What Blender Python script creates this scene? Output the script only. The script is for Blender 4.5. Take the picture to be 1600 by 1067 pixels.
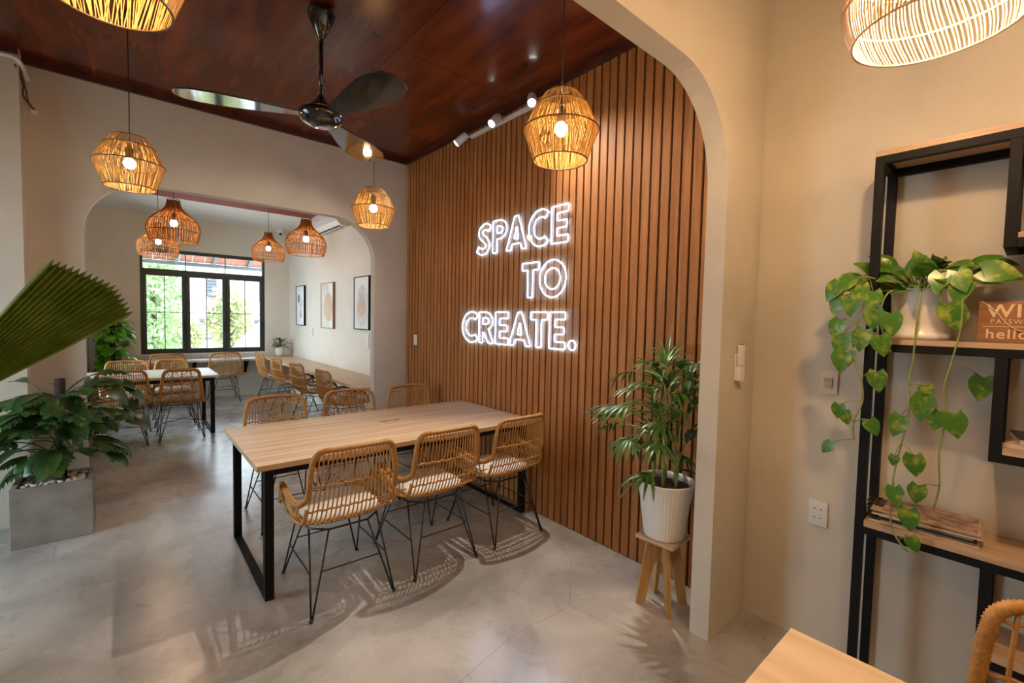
import bpy, math, random
from mathutils import Vector, Matrix

for _o in list(bpy.data.objects):
    bpy.data.objects.remove(_o)
SC = bpy.context.scene
COL = SC.collection
PI = math.pi
R = random.Random(7)

# ------------------------------------------------------------------ camera, sky, sun, exposure
cam_d = bpy.data.cameras.new('camera')
cam = bpy.data.objects.new('camera', cam_d)
COL.objects.link(cam)
cam_d.sensor_width = 36.0
cam_d.lens = 36.0 * 705.978 / 1600.0
cam_d.clip_start = 0.02
cam_d.clip_end = 300
cam.matrix_world = Matrix(((0.7600, 0.0143, -0.6498, 0.0),
                           (-0.6496, 0.0499, -0.7586, 0.0),
                           (0.0216, 0.9987, 0.0473, 1.53),
                           (0, 0, 0, 1)))
_m = cam.matrix_world.to_3x3()
_q = _m.to_quaternion()
cam.matrix_world = Matrix.Translation((0, 0, 1.53)) @ _q.to_matrix().to_4x4()
SC.camera = cam

W = bpy.data.worlds.new('overcast_sky')
SC.world = W
W.use_nodes = True
_bg = W.node_tree.nodes['Background']
_bg.inputs[0].default_value = (0.72, 0.86, 1.0, 1)
_bg.inputs[1].default_value = 12.0

sun_d = bpy.data.lights.new('sun', 'SUN')
sun_d.energy = 2.6
sun_d.angle = 0.03
sun_d.color = (1.0, 0.95, 0.88)
sun = bpy.data.objects.new('sun', sun_d)
sun.rotation_euler = Vector((-0.25, 0.62, -0.75)).to_track_quat('-Z', 'Y').to_euler()
sun.location = (0, -6, 12)
COL.objects.link(sun)


def portal(name, loc, direction, sx, sy):
    d = bpy.data.lights.new(name, 'AREA')
    d.shape = 'RECTANGLE'
    d.size, d.size_y = sx, sy
    d.cycles.is_portal = True
    o = bpy.data.objects.new(name, d)
    o.location = loc
    o.rotation_euler = Vector(direction).to_track_quat('-Z', 'Z').to_euler()
    COL.objects.link(o)


portal('window_portal', (1.126, 9.93, 1.72), (0, -1, 0), 1.95, 1.85)
portal('side_window_portal', (-0.62, 7.95, 1.5), (1, 0, 0), 1.7, 2.6)
portal('terrace_door_portal', (-2.44, 3.65, 1.3), (1, 0, 0), 1.4, 2.6)

SC.view_settings.view_transform = 'Standard'
SC.view_settings.look = 'None'
SC.view_settings.gamma = 1
SC.view_settings.exposure = 0.0
SC.view_settings.use_curve_mapping = False
SC.cycles.use_denoising = True
SC.cycles.sample_clamp_indirect = 8.0
SC.cycles.max_bounces = 8
SC.cycles.transparent_max_bounces = 12
SC.cycles.caustics_reflective = False
SC.cycles.caustics_refractive = False

BULB = 200.0          # radiance of the warm bulbs
NEON = 20.0


# ------------------------------------------------------------------ materials
def _nt(name):
    m = bpy.data.materials.new(name)
    m.use_nodes = True
    nt = m.node_tree
    nt.nodes.clear()
    out = nt.nodes.new('ShaderNodeOutputMaterial')
    return m, nt, out


def c4(c):
    return (c[0], c[1], c[2], 1)


def pbr(name, a, b=None, rough=0.5, rough2=None, metal=0.0, scale=6.0, stretch=(1, 1, 1), detail=5,
        bump=0.0, bscale=None, coat=0.0, trans=0.0, ramp=(0.35, 0.65), spec=0.5):
    m, nt, out = _nt(name)
    N, L = nt.nodes, nt.links
    p = N.new('ShaderNodeBsdfPrincipled')
    p.inputs['Base Color'].default_value = c4(a)
    p.inputs['Roughness'].default_value = rough
    p.inputs['Metallic'].default_value = metal
    p.inputs['Coat Weight'].default_value = coat
    p.inputs['Coat Roughness'].default_value = 0.08
    p.inputs['Specular IOR Level'].default_value = spec
    if b is not None or bump > 0 or rough2 is not None:
        tc = N.new('ShaderNodeTexCoord')
        mp = N.new('ShaderNodeMapping')
        mp.inputs['Scale'].default_value = stretch
        L.new(tc.outputs['Object'], mp.inputs['Vector'])
        no = N.new('ShaderNodeTexNoise')
        no.inputs['Scale'].default_value = scale
        no.inputs['Detail'].default_value = detail
        no.inputs['Roughness'].default_value = 0.6
        L.new(mp.outputs[0], no.inputs['Vector'])
        rp = N.new('ShaderNodeValToRGB')
        rp.color_ramp.elements[0].position = ramp[0]
        rp.color_ramp.elements[1].position = ramp[1]
        rp.color_ramp.elements[0].color = c4(a)
        rp.color_ramp.elements[1].color = c4(b if b is not None else a)
        L.new(no.outputs['Fac'], rp.inputs['Fac'])
        L.new(rp.outputs[0], p.inputs['Base Color'])
        if rough2 is not None:
            mr = N.new('ShaderNodeMapRange')
            mr.inputs['From Min'].default_value = 0.3
            mr.inputs['From Max'].default_value = 0.7
            mr.inputs['To Min'].default_value = rough
            mr.inputs['To Max'].default_value = rough2
            L.new(no.outputs['Fac'], mr.inputs['Value'])
            L.new(mr.outputs[0], p.inputs['Roughness'])
        if bump > 0:
            n2 = no
            if bscale:
                n2 = N.new('ShaderNodeTexNoise')
                n2.inputs['Scale'].default_value = bscale
                n2.inputs['Detail'].default_value = 4
                L.new(mp.outputs[0], n2.inputs['Vector'])
            bp = N.new('ShaderNodeBump')
            bp.inputs['Strength'].default_value = bump
            bp.inputs['Distance'].default_value = 0.01
            L.new(n2.outputs['Fac'], bp.inputs['Height'])
            L.new(bp.outputs[0], p.inputs['Normal'])
    if trans > 0:
        t = N.new('ShaderNodeBsdfTranslucent')
        t.inputs[0].default_value = c4(a)
        if b is not None:
            L.new(rp.outputs[0], t.inputs[0])
        mx = N.new('ShaderNodeMixShader')
        mx.inputs[0].default_value = trans
        L.new(p.outputs[0], mx.inputs[1])
        L.new(t.outputs[0], mx.inputs[2])
        L.new(mx.outputs[0], out.inputs[0])
    else:
        L.new(p.outputs[0], out.inputs[0])
    return m


def emit(name, col, strength):
    m, nt, out = _nt(name)
    e = nt.nodes.new('ShaderNodeEmission')
    e.inputs[0].default_value = c4(col)
    e.inputs[1].default_value = strength
    nt.links.new(e.outputs[0], out.inputs[0])
    return m


def pane_glass(name, tint=(0.97, 0.99, 0.98), gloss=1.0, frost=0.0):
    m, nt, out = _nt(name)
    N, L = nt.nodes, nt.links
    t = N.new('ShaderNodeBsdfTransparent')
    t.inputs[0].default_value = c4(tint)
    g = N.new('ShaderNodeBsdfGlossy')
    g.inputs['Roughness'].default_value = 0.02
    fr = N.new('ShaderNodeFresnel')
    fr.inputs[0].default_value = 1.4
    mul = N.new('ShaderNodeMath')
    mul.operation = 'MULTIPLY'
    mul.inputs[1].default_value = gloss
    L.new(fr.outputs[0], mul.inputs[0])
    mx = N.new('ShaderNodeMixShader')
    L.new(mul.outputs[0], mx.inputs[0])
    L.new(t.outputs[0], mx.inputs[1])
    L.new(g.outputs[0], mx.inputs[2])
    if frost > 0:       # slightly milky sheet
        d = N.new('ShaderNodeBsdfDiffuse')
        d.inputs[0].default_value = (0.8, 0.85, 0.9, 1)
        m2 = N.new('ShaderNodeMixShader')
        m2.inputs[0].default_value = frost
        L.new(mx.outputs[0], m2.inputs[1])
        L.new(d.outputs[0], m2.inputs[2])
        L.new(m2.outputs[0], out.inputs[0])
    else:
        L.new(mx.outputs[0], out.inputs[0])
    return m


def wood_ceiling(name):
    m, nt, out = _nt(name)
    N, L = nt.nodes, nt.links
    p = N.new('ShaderNodeBsdfPrincipled')
    tc = N.new('ShaderNodeTexCoord')
    mp = N.new('ShaderNodeMapping')
    mp.inputs['Scale'].default_value = (1.0, 0.18, 1)
    L.new(tc.outputs['Object'], mp.inputs['Vector'])
    no = N.new('ShaderNodeTexNoise')
    no.inputs['Scale'].default_value = 9
    no.inputs['Detail'].default_value = 7
    L.new(mp.outputs[0], no.inputs['Vector'])
    rp = N.new('ShaderNodeValToRGB')
    rp.color_ramp.interpolation = 'EASE'
    rp.color_ramp.elements[0].position = 0.15
    rp.color_ramp.elements[1].position = 0.9
    rp.color_ramp.elements[0].color = (0.050, 0.008, 0.003, 1)
    rp.color_ramp.elements[1].color = (0.20, 0.036, 0.010, 1)
    L.new(no.outputs['Fac'], rp.inputs['Fac'])
    mp2 = N.new('ShaderNodeMapping')
    mp2.inputs['Rotation'].default_value = (0, 0, PI / 2)
    mp2.inputs['Location'].default_value = (0.42, -0.18, 0)
    L.new(tc.outputs['Object'], mp2.inputs['Vector'])
    br = N.new('ShaderNodeTexBrick')
    br.inputs['Scale'].default_value = 1.0
    br.inputs['Brick Width'].default_value = 2.44
    br.inputs['Row Height'].default_value = 1.22
    br.inputs['Mortar Size'].default_value = 0.0025
    br.inputs['Mortar Smooth'].default_value = 0.0
    L.new(mp2.outputs[0], br.inputs['Vector'])
    mx = N.new('ShaderNodeMix')
    mx.data_type = 'RGBA'
    L.new(br.outputs['Fac'], mx.inputs['Factor'])
    L.new(rp.outputs[0], mx.inputs[6])
    mx.inputs[7].default_value = (0.012, 0.004, 0.003, 1)
    L.new(mx.outputs[2], p.inputs['Base Color'])
    p.inputs['Roughness'].default_value = 0.25
    p.inputs['Specular IOR Level'].default_value = 0.25
    p.inputs['Coat Weight'].default_value = 0.30
    p.inputs['Coat Roughness'].default_value = 0.10
    n2 = N.new('ShaderNodeTexNoise')
    n2.inputs['Scale'].default_value = 2.2
    L.new(tc.outputs['Object'], n2.inputs['Vector'])
    bp = N.new('ShaderNodeBump')
    bp.inputs['Strength'].default_value = 0.12
    bp.inputs['Distance'].default_value = 0.03
    L.new(n2.outputs['Fac'], bp.inputs['Height'])
    L.new(bp.outputs[0], p.inputs['Normal'])
    L.new(bp.outputs[0], p.inputs['Coat Normal'])
    L.new(p.outputs[0], out.inputs[0])
    return m


def concrete_floor(name):
    m, nt, out = _nt(name)
    N, L = nt.nodes, nt.links
    p = N.new('ShaderNodeBsdfPrincipled')
    tc = N.new('ShaderNodeTexCoord')
    n1 = N.new('ShaderNodeTexNoise')
    n1.inputs['Scale'].default_value = 1.7
    n1.inputs['Detail'].default_value = 6
    n1.inputs['Roughness'].default_value = 0.55
    n1.inputs['Distortion'].default_value = 0.5
    L.new(tc.outputs['Object'], n1.inputs['Vector'])
    rp = N.new('ShaderNodeValToRGB')
    e = rp.color_ramp.elements
    rp.color_ramp.interpolation = 'EASE'
    e[0].position, e[0].color = 0.18, (0.20, 0.185, 0.172, 1)
    e[1].position, e[1].color = 0.82, (0.54, 0.52, 0.50, 1)
    L.new(n1.outputs['Fac'], rp.inputs['Fac'])
    vo = N.new('ShaderNodeTexVoronoi')
    vo.feature = 'DISTANCE_TO_EDGE'
    vo.inputs['Scale'].default_value = 0.42
    nd = N.new('ShaderNodeTexNoise')
    nd.inputs['Scale'].default_value = 0.9
    nd.inputs['Detail'].default_value = 1.5
    L.new(tc.outputs['Object'], nd.inputs['Vector'])
    ad = N.new('ShaderNodeVectorMath')
    ad.operation = 'MULTIPLY_ADD'
    ad.inputs[1].default_value = (0.35, 0.35, 0.0)
    L.new(nd.outputs['Color'], ad.inputs[0])
    L.new(tc.outputs['Object'], ad.inputs[2])
    L.new(ad.outputs[0], vo.inputs['Vector'])
    lt = N.new('ShaderNodeMath')
    lt.operation = 'LESS_THAN'
    lt.inputs[1].default_value = 0.0009
    L.new(vo.outputs['Distance'], lt.inputs[0])
    mul = N.new('ShaderNodeMath')
    mul.operation = 'MULTIPLY'
    mul.inputs[1].default_value = 0.55
    L.new(lt.outputs[0], mul.inputs[0])
    mx = N.new('ShaderNodeMix')
    mx.data_type = 'RGBA'
    L.new(mul.outputs[0], mx.inputs['Factor'])
    L.new(rp.outputs[0], mx.inputs[6])
    mx.inputs[7].default_value = (0.12, 0.10, 0.09, 1)
    L.new(mx.outputs[2], p.inputs['Base Color'])
    p.inputs['Coat Weight'].default_value = 1.0
    p.inputs['Coat IOR'].default_value = 1.9
    p.inputs['Coat Roughness'].default_value = 0.24
    n2 = N.new('ShaderNodeTexNoise')
    n2.inputs['Scale'].default_value = 4.5
    n2.inputs['Detail'].default_value = 6
    L.new(tc.outputs['Object'], n2.inputs['Vector'])
    mr = N.new('ShaderNodeMapRange')
    mr.inputs['From Min'].default_value = 0.3
    mr.inputs['From Max'].default_value = 0.7
    mr.inputs['To Min'].default_value = 0.20
    mr.inputs['To Max'].default_value = 0.38
    L.new(n2.outputs['Fac'], mr.inputs['Value'])
    L.new(mr.outputs[0], p.inputs['Roughness'])
    bp = N.new('ShaderNodeBump')
    bp.inputs['Strength'].default_value = 0.035
    bp.inputs['Distance'].default_value = 0.02
    L.new(n2.outputs['Fac'], bp.inputs['Height'])
    L.new(bp.outputs[0], p.inputs['Normal'])
    L.new(p.outputs[0], out.inputs[0])
    return m


M = {}
M['plaster'] = pbr('cream_plaster', (0.56, 0.505, 0.425), (0.61, 0.56, 0.48), rough=0.75, scale=2.2, bump=0.05, bscale=14, spec=0.25)
M['plaster_daylit'] = pbr('cream_plaster_daylit', (0.70, 0.64, 0.545), (0.74, 0.685, 0.60), rough=0.75, scale=2.2, bump=0.05, bscale=14, spec=0.25)  # same cream plaster, lightened: the back room's daylight is put into the colour
M['white_paint'] = pbr('white_ceiling_paint', (0.80, 0.80, 0.79), rough=0.8)
M['ceiling'] = wood_ceiling('polished_red_wood')
M['maroon'] = pbr('maroon_wood_strip', (0.20, 0.030, 0.018), (0.28, 0.05, 0.03), rough=0.6, spec=0.2, scale=8, stretch=(0.2, 1, 1))
M['trimwood'] = pbr('dark_brown_moulding', (0.045, 0.014, 0.008), (0.075, 0.022, 0.012), rough=0.35, scale=8)
M['floor'] = concrete_floor('polished_concrete')
M['slat'] = pbr('brown_wood_slat', (0.30, 0.116, 0.034), (0.44, 0.190, 0.064), rough=0.55, scale=11, stretch=(3, 3, 0.16), detail=8, bump=0.08, spec=0.2)
M['slatgap'] = pbr('dark_batten_backing', (0.050, 0.016, 0.004), rough=0.7)
M['oak'] = pbr('pale_oak_laminate', (0.42, 0.275, 0.155), (0.66, 0.48, 0.32), rough=0.36, scale=5.5, stretch=(0.28, 5, 5), detail=7, ramp=(0.3, 0.7))
M['oakedge'] = pbr('oak_edge_band', (0.40, 0.27, 0.16), (0.47, 0.33, 0.20), rough=0.5, scale=8, stretch=(0.3, 4, 4))
M['oaky'] = pbr('pale_oak_grain', (0.52, 0.365, 0.225), (0.68, 0.52, 0.35), rough=0.4, scale=5.5, stretch=(5, 0.28, 5), detail=7, ramp=(0.3, 0.7))
M['shelfwood'] = pbr('brown_oak_board', (0.40, 0.26, 0.16), (0.55, 0.39, 0.26), rough=0.45, scale=7, stretch=(6, 0.3, 6), detail=7)
M['greytop'] = pbr('light_grey_wood_top', (0.52, 0.47, 0.42), (0.62, 0.58, 0.53), rough=0.35, scale=5, stretch=(0.3, 4, 4))
M['black'] = pbr('black_powder_coat', (0.008, 0.008, 0.009), rough=0.55, spec=0.14)
M['leg'] = pbr('black_steel_rod', (0.010, 0.010, 0.011), rough=0.4)
M['frame'] = pbr('charcoal_window_frame', (0.035, 0.045, 0.047), rough=0.4)
M['fan'] = pbr('gloss_black_plastic', (0.006, 0.006, 0.007), rough=0.09, coat=1.0)
M['rattan'] = pbr('honey_rattan', (0.37, 0.165, 0.036), (0.56, 0.295, 0.080), rough=0.5, scale=60, ramp=(0.3, 0.7), bump=0.25)
M['rim'] = pbr('wrapped_rattan_rim', (0.34, 0.150, 0.032), (0.50, 0.25, 0.064), rough=0.5, scale=90, ramp=(0.3, 0.7), bump=0.3)
M['shade'] = pbr('orange_raffia', (0.52, 0.31, 0.075), (0.72, 0.48, 0.16), rough=0.6, scale=40, trans=0.4)
M['onion'] = pbr('amber_rattan_rod', (0.34, 0.135, 0.020), (0.52, 0.225, 0.045), rough=0.55, scale=40, trans=0.15, spec=0.3)
M['paleshade'] = pbr('pale_rattan_rod', (0.60, 0.42, 0.24), (0.72, 0.54, 0.34), rough=0.5, scale=40, trans=0.25)
M['hoop'] = pbr('dark_wire_hoop', (0.13, 0.07, 0.025), rough=0.5)
M['bulb'] = emit('warm_bulb', (1.0, 0.62, 0.30), BULB)
M['bulbfg'] = emit('warm_white_bulb', (1.0, 0.64, 0.34), BULB * 5.8)
M['spotlens'] = emit('spot_lens', (1.0, 0.93, 0.82), 25.0)
M['neon'] = emit('cool_white_neon', (0.36, 0.60, 1.0), NEON)
M['acrylic'] = pane_glass('clear_acrylic', (0.985, 0.99, 1.0), 0.03, 0.04)
M['glass'] = pane_glass('window_glass')
M['cushion'] = pbr('off_white_cushion', (0.66, 0.62, 0.57), (0.74, 0.70, 0.65), rough=0.9, scale=30, bump=0.2, bscale=180)
M['white'] = pbr('white_plastic', (0.74, 0.74, 0.73), rough=0.4)
M['ceramic'] = pbr('white_ceramic', (0.74, 0.71, 0.67), rough=0.25)
M['concrete'] = pbr('grey_cement_planter', (0.20, 0.185, 0.165), (0.29, 0.275, 0.25), rough=0.7, scale=7, detail=8, bump=0.1)
M['pebble'] = pbr('white_pebbles', (0.50, 0.45, 0.38), (0.78, 0.74, 0.68), rough=0.6, scale=14)
M['soil'] = pbr('dark_soil', (0.028, 0.020, 0.014), (0.06, 0.045, 0.03), rough=0.95, scale=40, bump=0.5)
M['bark'] = pbr('brown_stem', (0.045, 0.03, 0.02), (0.10, 0.07, 0.045), rough=0.9, scale=30, bump=0.5)
M['mosspole'] = pbr('coir_pole', (0.018, 0.012, 0.010), (0.04, 0.026, 0.02), rough=0.95, scale=60, bump=0.6)
M['leafdark'] = pbr('dark_green_leaf', (0.020, 0.060, 0.016), (0.060, 0.130, 0.030), rough=0.3, scale=7, trans=0.18)
M['leafbright'] = pbr('bright_green_leaf', (0.12, 0.42, 0.02), (0.22, 0.62, 0.04), rough=0.35, scale=8, trans=0.3)
M['leafpalm'] = pbr('fan_palm_leaf', (0.13, 0.19, 0.022), (0.22, 0.29, 0.045), rough=0.4, scale=9, stretch=(1, 1, 1), trans=0.3)
M['leaflady'] = pbr('palm_frond', (0.030, 0.085, 0.018), (0.085, 0.185, 0.035), rough=0.35, scale=10, trans=0.2)
M['pothos'] = pbr('variegated_leaf', (0.060, 0.18, 0.016), (0.36, 0.40, 0.055), rough=0.3, scale=26, ramp=(0.50, 0.70), trans=0.15)
M['vine'] = pbr('green_vine', (0.16, 0.21, 0.04), (0.26, 0.29, 0.07), rough=0.5, scale=20)
M['stoolwood'] = pbr('golden_plywood', (0.36, 0.19, 0.060), (0.50, 0.29, 0.105), rough=0.45, scale=9, stretch=(4, 4, 0.4))
M['signwood'] = pbr('reddish_plaque_wood', (0.20, 0.085, 0.032), (0.30, 0.135, 0.055), rough=0.45, scale=9, stretch=(4, 0.4, 4))
M['signtext'] = pbr('light_inlay', (0.66, 0.46, 0.25), rough=0.5)
M['clip'] = pbr('dark_bronze_clip', (0.10, 0.08, 0.06), rough=0.3, metal=1.0)
M['paper'] = pbr('cream_paper', (0.62, 0.50, 0.38), rough=0.7)
M['photo'] = pbr('printed_menu_photo', (0.06, 0.05, 0.055), (0.62, 0.36, 0.24), rough=0.35, scale=24, detail=8)
M['darkcover'] = pbr('dark_cover', (0.022, 0.014, 0.012), rough=0.35)
M['ivory'] = pbr('ivory_switch', (0.60, 0.52, 0.40), rough=0.4)
M['socketwhite'] = pbr('socket_white', (0.72, 0.69, 0.63), rough=0.35)
M['dark'] = pbr('black_plastic', (0.012, 0.012, 0.012), rough=0.4)
M['pic_bg'] = pbr('print_paper', (0.72, 0.72, 0.70), rough=0.6)
M['pic_beige'] = pbr('print_beige', (0.60, 0.54, 0.47), (0.66, 0.61, 0.54), rough=0.6, scale=5)
M['pic_tan'] = pbr('print_tan', (0.55, 0.38, 0.24), (0.62, 0.45, 0.30), rough=0.6, scale=9)
M['pic_pink'] = pbr('print_pink', (0.55, 0.33, 0.26), rough=0.6)
M['pic_grey'] = pbr('print_grey', (0.45, 0.44, 0.43), rough=0.6)
M['pic_lgrey'] = pbr('print_pale_grey', (0.60, 0.58, 0.57), rough=0.6)
M['pic_green'] = pbr('print_green', (0.16, 0.22, 0.18), rough=0.6)
M['goldframe'] = pbr('golden_wood_frame', (0.30, 0.16, 0.05), rough=0.4)
M['tile'] = pbr('terracotta_tile', (0.34, 0.12, 0.075), (0.42, 0.17, 0.11), rough=0.7, scale=5)
M['eave'] = pbr('grey_eave_timber', (0.12, 0.13, 0.14), rough=0.7)
M['housewhite'] = pbr('white_house_render', (0.42, 0.43, 0.44), rough=0.8)
M['housegrey'] = pbr('grey_shutter', (0.07, 0.075, 0.085), rough=0.6)
M['treeleaf'] = pbr('garden_leaf', (0.20, 0.31, 0.12), (0.42, 0.52, 0.27), rough=0.5, scale=1.5, trans=0.4)
M['treeleafb'] = pbr('garden_leaf_warm', (0.28, 0.33, 0.12), (0.54, 0.50, 0.28), rough=0.5, scale=1.5, trans=0.4)
M['ground'] = pbr('pale_paving', (0.45, 0.44, 0.42), (0.55, 0.54, 0.52), rough=0.8, scale=1.5)


# ------------------------------------------------------------------ mesh builder
class MB:
    def __init__(s):
        s.v, s.f, s.sm = [], [], []

    def add(s, vs, fs, smooth=False):
        b = len(s.v)
        s.v.extend([tuple(q) for q in vs])
        s.f.extend([tuple(i + b for i in f) for f in fs])
        s.sm.extend([smooth] * len(fs))
        return s

    def box(s, x0, x1, y0, y1, z0, z1, mat=None):
        vs = [(x0, y0, z0), (x1, y0, z0), (x1, y1, z0), (x0, y1, z0), (x0, y0, z1), (x1, y0, z1), (x1, y1, z1), (x0, y1, z1)]
        if mat is not None:
            vs = [mat @ Vector(q) for q in vs]
        return s.add(vs, [(0, 3, 2, 1), (4, 5, 6, 7), (0, 1, 5, 4), (1, 2, 6, 5), (2, 3, 7, 6), (3, 0, 4, 7)])

    def bar(s, a, b, w, t=None):
        """square bar from a to b"""
        a, b = Vector(a), Vector(b)
        t = t or w
        d = (b - a)
        q = d.to_track_quat('Z', 'Y').to_matrix().to_4x4()
        return s.box(-w / 2, w / 2, -t / 2, t / 2, 0, d.length, Matrix.Translation(a) @ q)

    def tube(s, pts, r, n=6, closed=False, caps=True, smooth=True):
        P = [Vector(p) for p in pts]
        m = len(P)
        rr = r if isinstance(r, (list, tuple)) else [r] * m
        T = []
        for i in range(m):
            if closed:
                t = P[(i + 1) % m] - P[i - 1]
            else:
                t = P[min(i + 1, m - 1)] - P[max(i - 1, 0)]
            T.append(t.normalized() if t.length > 1e-9 else Vector((0, 0, 1)))
        up = Vector((0, 0, 1)) if abs(T[0].z) < 0.9 else Vector((1, 0, 0))
        nrm = (up - up.dot(T[0]) * T[0]).normalized()
        vs = []
        for i in range(m):
            nrm = nrm - nrm.dot(T[i]) * T[i]
            if nrm.length < 1e-6:
                nrm = T[i].orthogonal()
            nrm.normalize()
            bn = T[i].cross(nrm)
            for k in range(n):
                a = 2 * PI * k / n
                vs.append(P[i] + rr[i] * (math.cos(a) * nrm + math.sin(a) * bn))
        fs = []
        for i in range(m if closed else m - 1):
            j = (i + 1) % m
            for k in range(n):
                k2 = (k + 1) % n
                fs.append((i * n + k, i * n + k2, j * n + k2, j * n + k))
        if caps and not closed:
            fs.append(tuple(range(n - 1, -1, -1)))
            fs.append(tuple((m - 1) * n + k for k in range(n)))
        return s.add(vs, fs, smooth)

    def lathe(s, prof, n=28, c=(0, 0, 0), smooth=True, mod=None, axis=None):
        vs, fs = [], []
        Q = Vector(axis).to_track_quat('Z', 'Y').to_matrix() if axis else None
        for (r, z) in prof:
            for k in range(n):
                a = 2 * PI * k / n
                q = r * (mod(a, z) if mod else 1)
                v = Vector((q * math.cos(a), q * math.sin(a), z))
                if Q:
                    v = Q @ v
                vs.append((v.x + c[0], v.y + c[1], v.z + c[2]))
        for i in range(len(prof) - 1):
            for k in range(n):
                k2 = (k + 1) % n
                fs.append((i * n + k, i * n + k2, (i + 1) * n + k2, (i + 1) * n + k))
        if prof[0][0] > 1e-5:
            fs.append(tuple(range(n - 1, -1, -1)))
        if prof[-1][0] > 1e-5:
            fs.append(tuple((len(prof) - 1) * n + k for k in range(n)))
        return s.add(vs, fs, smooth)

    def ball(s, c, r, n=12, sz=1.0):
        pr = [(max(r * math.sin(PI * i / 8), 1e-6), -r * sz * math.cos(PI * i / 8)) for i in range(9)]
        return s.lathe(pr, n, c)

    def prism(s, poly, fn, a, b):
        """poly: 2-D outline, fn(u, v, w) -> point; extruded w from a to b"""
        n = len(poly)
        vs = [fn(u, v, a) for u, v in poly] + [fn(u, v, b) for u, v in poly]
        fs = [tuple(range(n - 1, -1, -1)), tuple(range(n, 2 * n))]
        fs += [(i, (i + 1) % n, n + (i + 1) % n, n + i) for i in range(n)]
        return s.add(vs, fs)

    def build(s, name, mat, parent=None, loc=None, bevel=0.0):
        me = bpy.data.meshes.new(name)
        me.from_pydata(s.v, [], s.f)
        me.polygons.foreach_set('use_smooth', s.sm)
        me.materials.append(M[mat] if isinstance(mat, str) else mat)
        me.validate()
        me.update()
        o = bpy.data.objects.new(name, me)
        COL.objects.link(o)
        if parent:
            o.parent = parent
        if loc:
            o.location = loc
        if bevel > 0:
            bv = o.modifiers.new('bevel', 'BEVEL')
            bv.width = bevel
            bv.segments = 2
            bv.limit_method = 'ANGLE'
        return o


def tag(o, label=None, cat=None, group=None, kind=None):
    if label:
        o['label'] = label
    if cat:
        o['category'] = cat
    if group:
        o['group'] = group
    if kind:
        o['kind'] = kind
    return o


def thing(name, label, cat, loc=(0, 0, 0), rz=0.0, group=None):
    o = bpy.data.objects.new(name, None)
    o.empty_display_size = 0.1
    COL.objects.link(o)
    o.location = loc
    o.rotation_euler = (0, 0, rz)
    return tag(o, label, cat, group)


def kids(o):
    return [c for c in COL.objects if c.parent == o]


def copy_tree(src, loc, rz, label):
    r = src.copy()
    COL.objects.link(r)
    r.location = loc
    r.rotation_euler = (0, 0, rz)
    r['label'] = label
    for ch in kids(src):
        c = ch.copy()
        COL.objects.link(c)
        c.parent = r
        for g in kids(ch):
            d = g.copy()
            COL.objects.link(d)
            d.parent = c
    return r


def struct(mb, name, mat, label, cat='wall', bevel=0):
    return tag(mb.build(name, mat, bevel=bevel), label, cat, kind='structure')


def smooth_path(pts, n=8):
    """Catmull-Rom through the points"""
    P = [Vector(p) for p in pts]
    out = []
    for i in range(len(P) - 1):
        p0, p1, p2, p3 = P[max(i - 1, 0)], P[i], P[i + 1], P[min(i + 2, len(P) - 1)]
        for k in range(n):
            t = k / n
            out.append(0.5 * ((2 * p1) + (p2 - p0) * t + (2 * p0 - 5 * p1 + 4 * p2 - p3) * t * t + (3 * p1 - p0 - 3 * p2 + p3) * t ** 3))
    out.append(P[-1])
    return out


# ------------------------------------------------------------------ room shell
XR = 2.51      # right wall
YF = 0.97      # front arch wall (near face)
YB = 4.77      # back arch wall (near face)
YW = 9.80      # window wall
ZC = 3.31      # middle ceiling
XL = -2.30     # left wall of the front and middle rooms
XB = -0.44     # left wall of the back room
ZB = 3.18      # back room ceiling

struct(MB().box(-2.5, 2.7, -3.3, 10.0, -0.12, 0.0), 'floor', 'floor', 'polished grey concrete floor running through all three rooms', 'floor')
struct(MB().box(XR, XR + 0.16, -3.3, 4.82, 0.0, 3.45), 'wall_right', 'plaster', 'cream plaster wall along the right side behind the black shelf')
struct(MB().box(XR, XR + 0.16, 4.82, 10.0, 0.0, 3.45), 'wall_right_back', 'plaster_daylit', 'cream wall with three pictures at right of window room, daylight mixed into its colour')


def arch_outline(x0, x1, top, xl, xr, zt, r, n=14):
    p = [(x0, 0), (xl, 0), (xl, zt - r)]
    for i in range(1, n + 1):
        a = PI - (PI / 2) * i / n
        p.append((xl + r + r * math.cos(a), zt - r + r * math.sin(a)))
    for i in range(0, n + 1):
        a = PI / 2 - (PI / 2) * i / n
        p.append((xr - r + r * math.cos(a), zt - r + r * math.sin(a)))
    p += [(xr, 0), (x1, 0), (x1, top), (x0, top)]
    return p


struct(MB().prism(arch_outline(XL, XR, 3.45, -0.75, 2.118, 2.597, 0.42), lambda u, v, w: (u, w, v), YF, 1.065),
       'wall_front_arch', 'plaster', 'near cream wall with rounded archway framing the dining room')
struct(MB().prism(arch_outline(XL, XR, 3.45, -0.237, 2.083, 2.56, 0.43), lambda u, v, w: (u, w, v), YB, YB + 0.10),
       'wall_back_arch', 'plaster', 'far cream wall with rounded archway opening to the window room')
struct(MB().box(-1.1, -0.53, 4.62, YB, 0, ZC), 'wall_pilaster', 'plaster', 'shallow cream pilaster left of the far archway')

# window wall, with the hole for the window
WX0, WX1, WZ0, WZ1 = 0.193, 2.065, 0.82, 2.615
w_ = MB()
w_.box(-0.6, WX0, YW, 10.0, 0, 3.45).box(WX1, XR, YW, 10.0, 0, 3.45).box(WX0, WX1, YW, 10.0, 0, WZ0).box(WX0, WX1, YW, 10.0, WZ1, 3.45)
struct(w_, 'wall_back', 'plaster_daylit', 'cream wall around the large black window')
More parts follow.
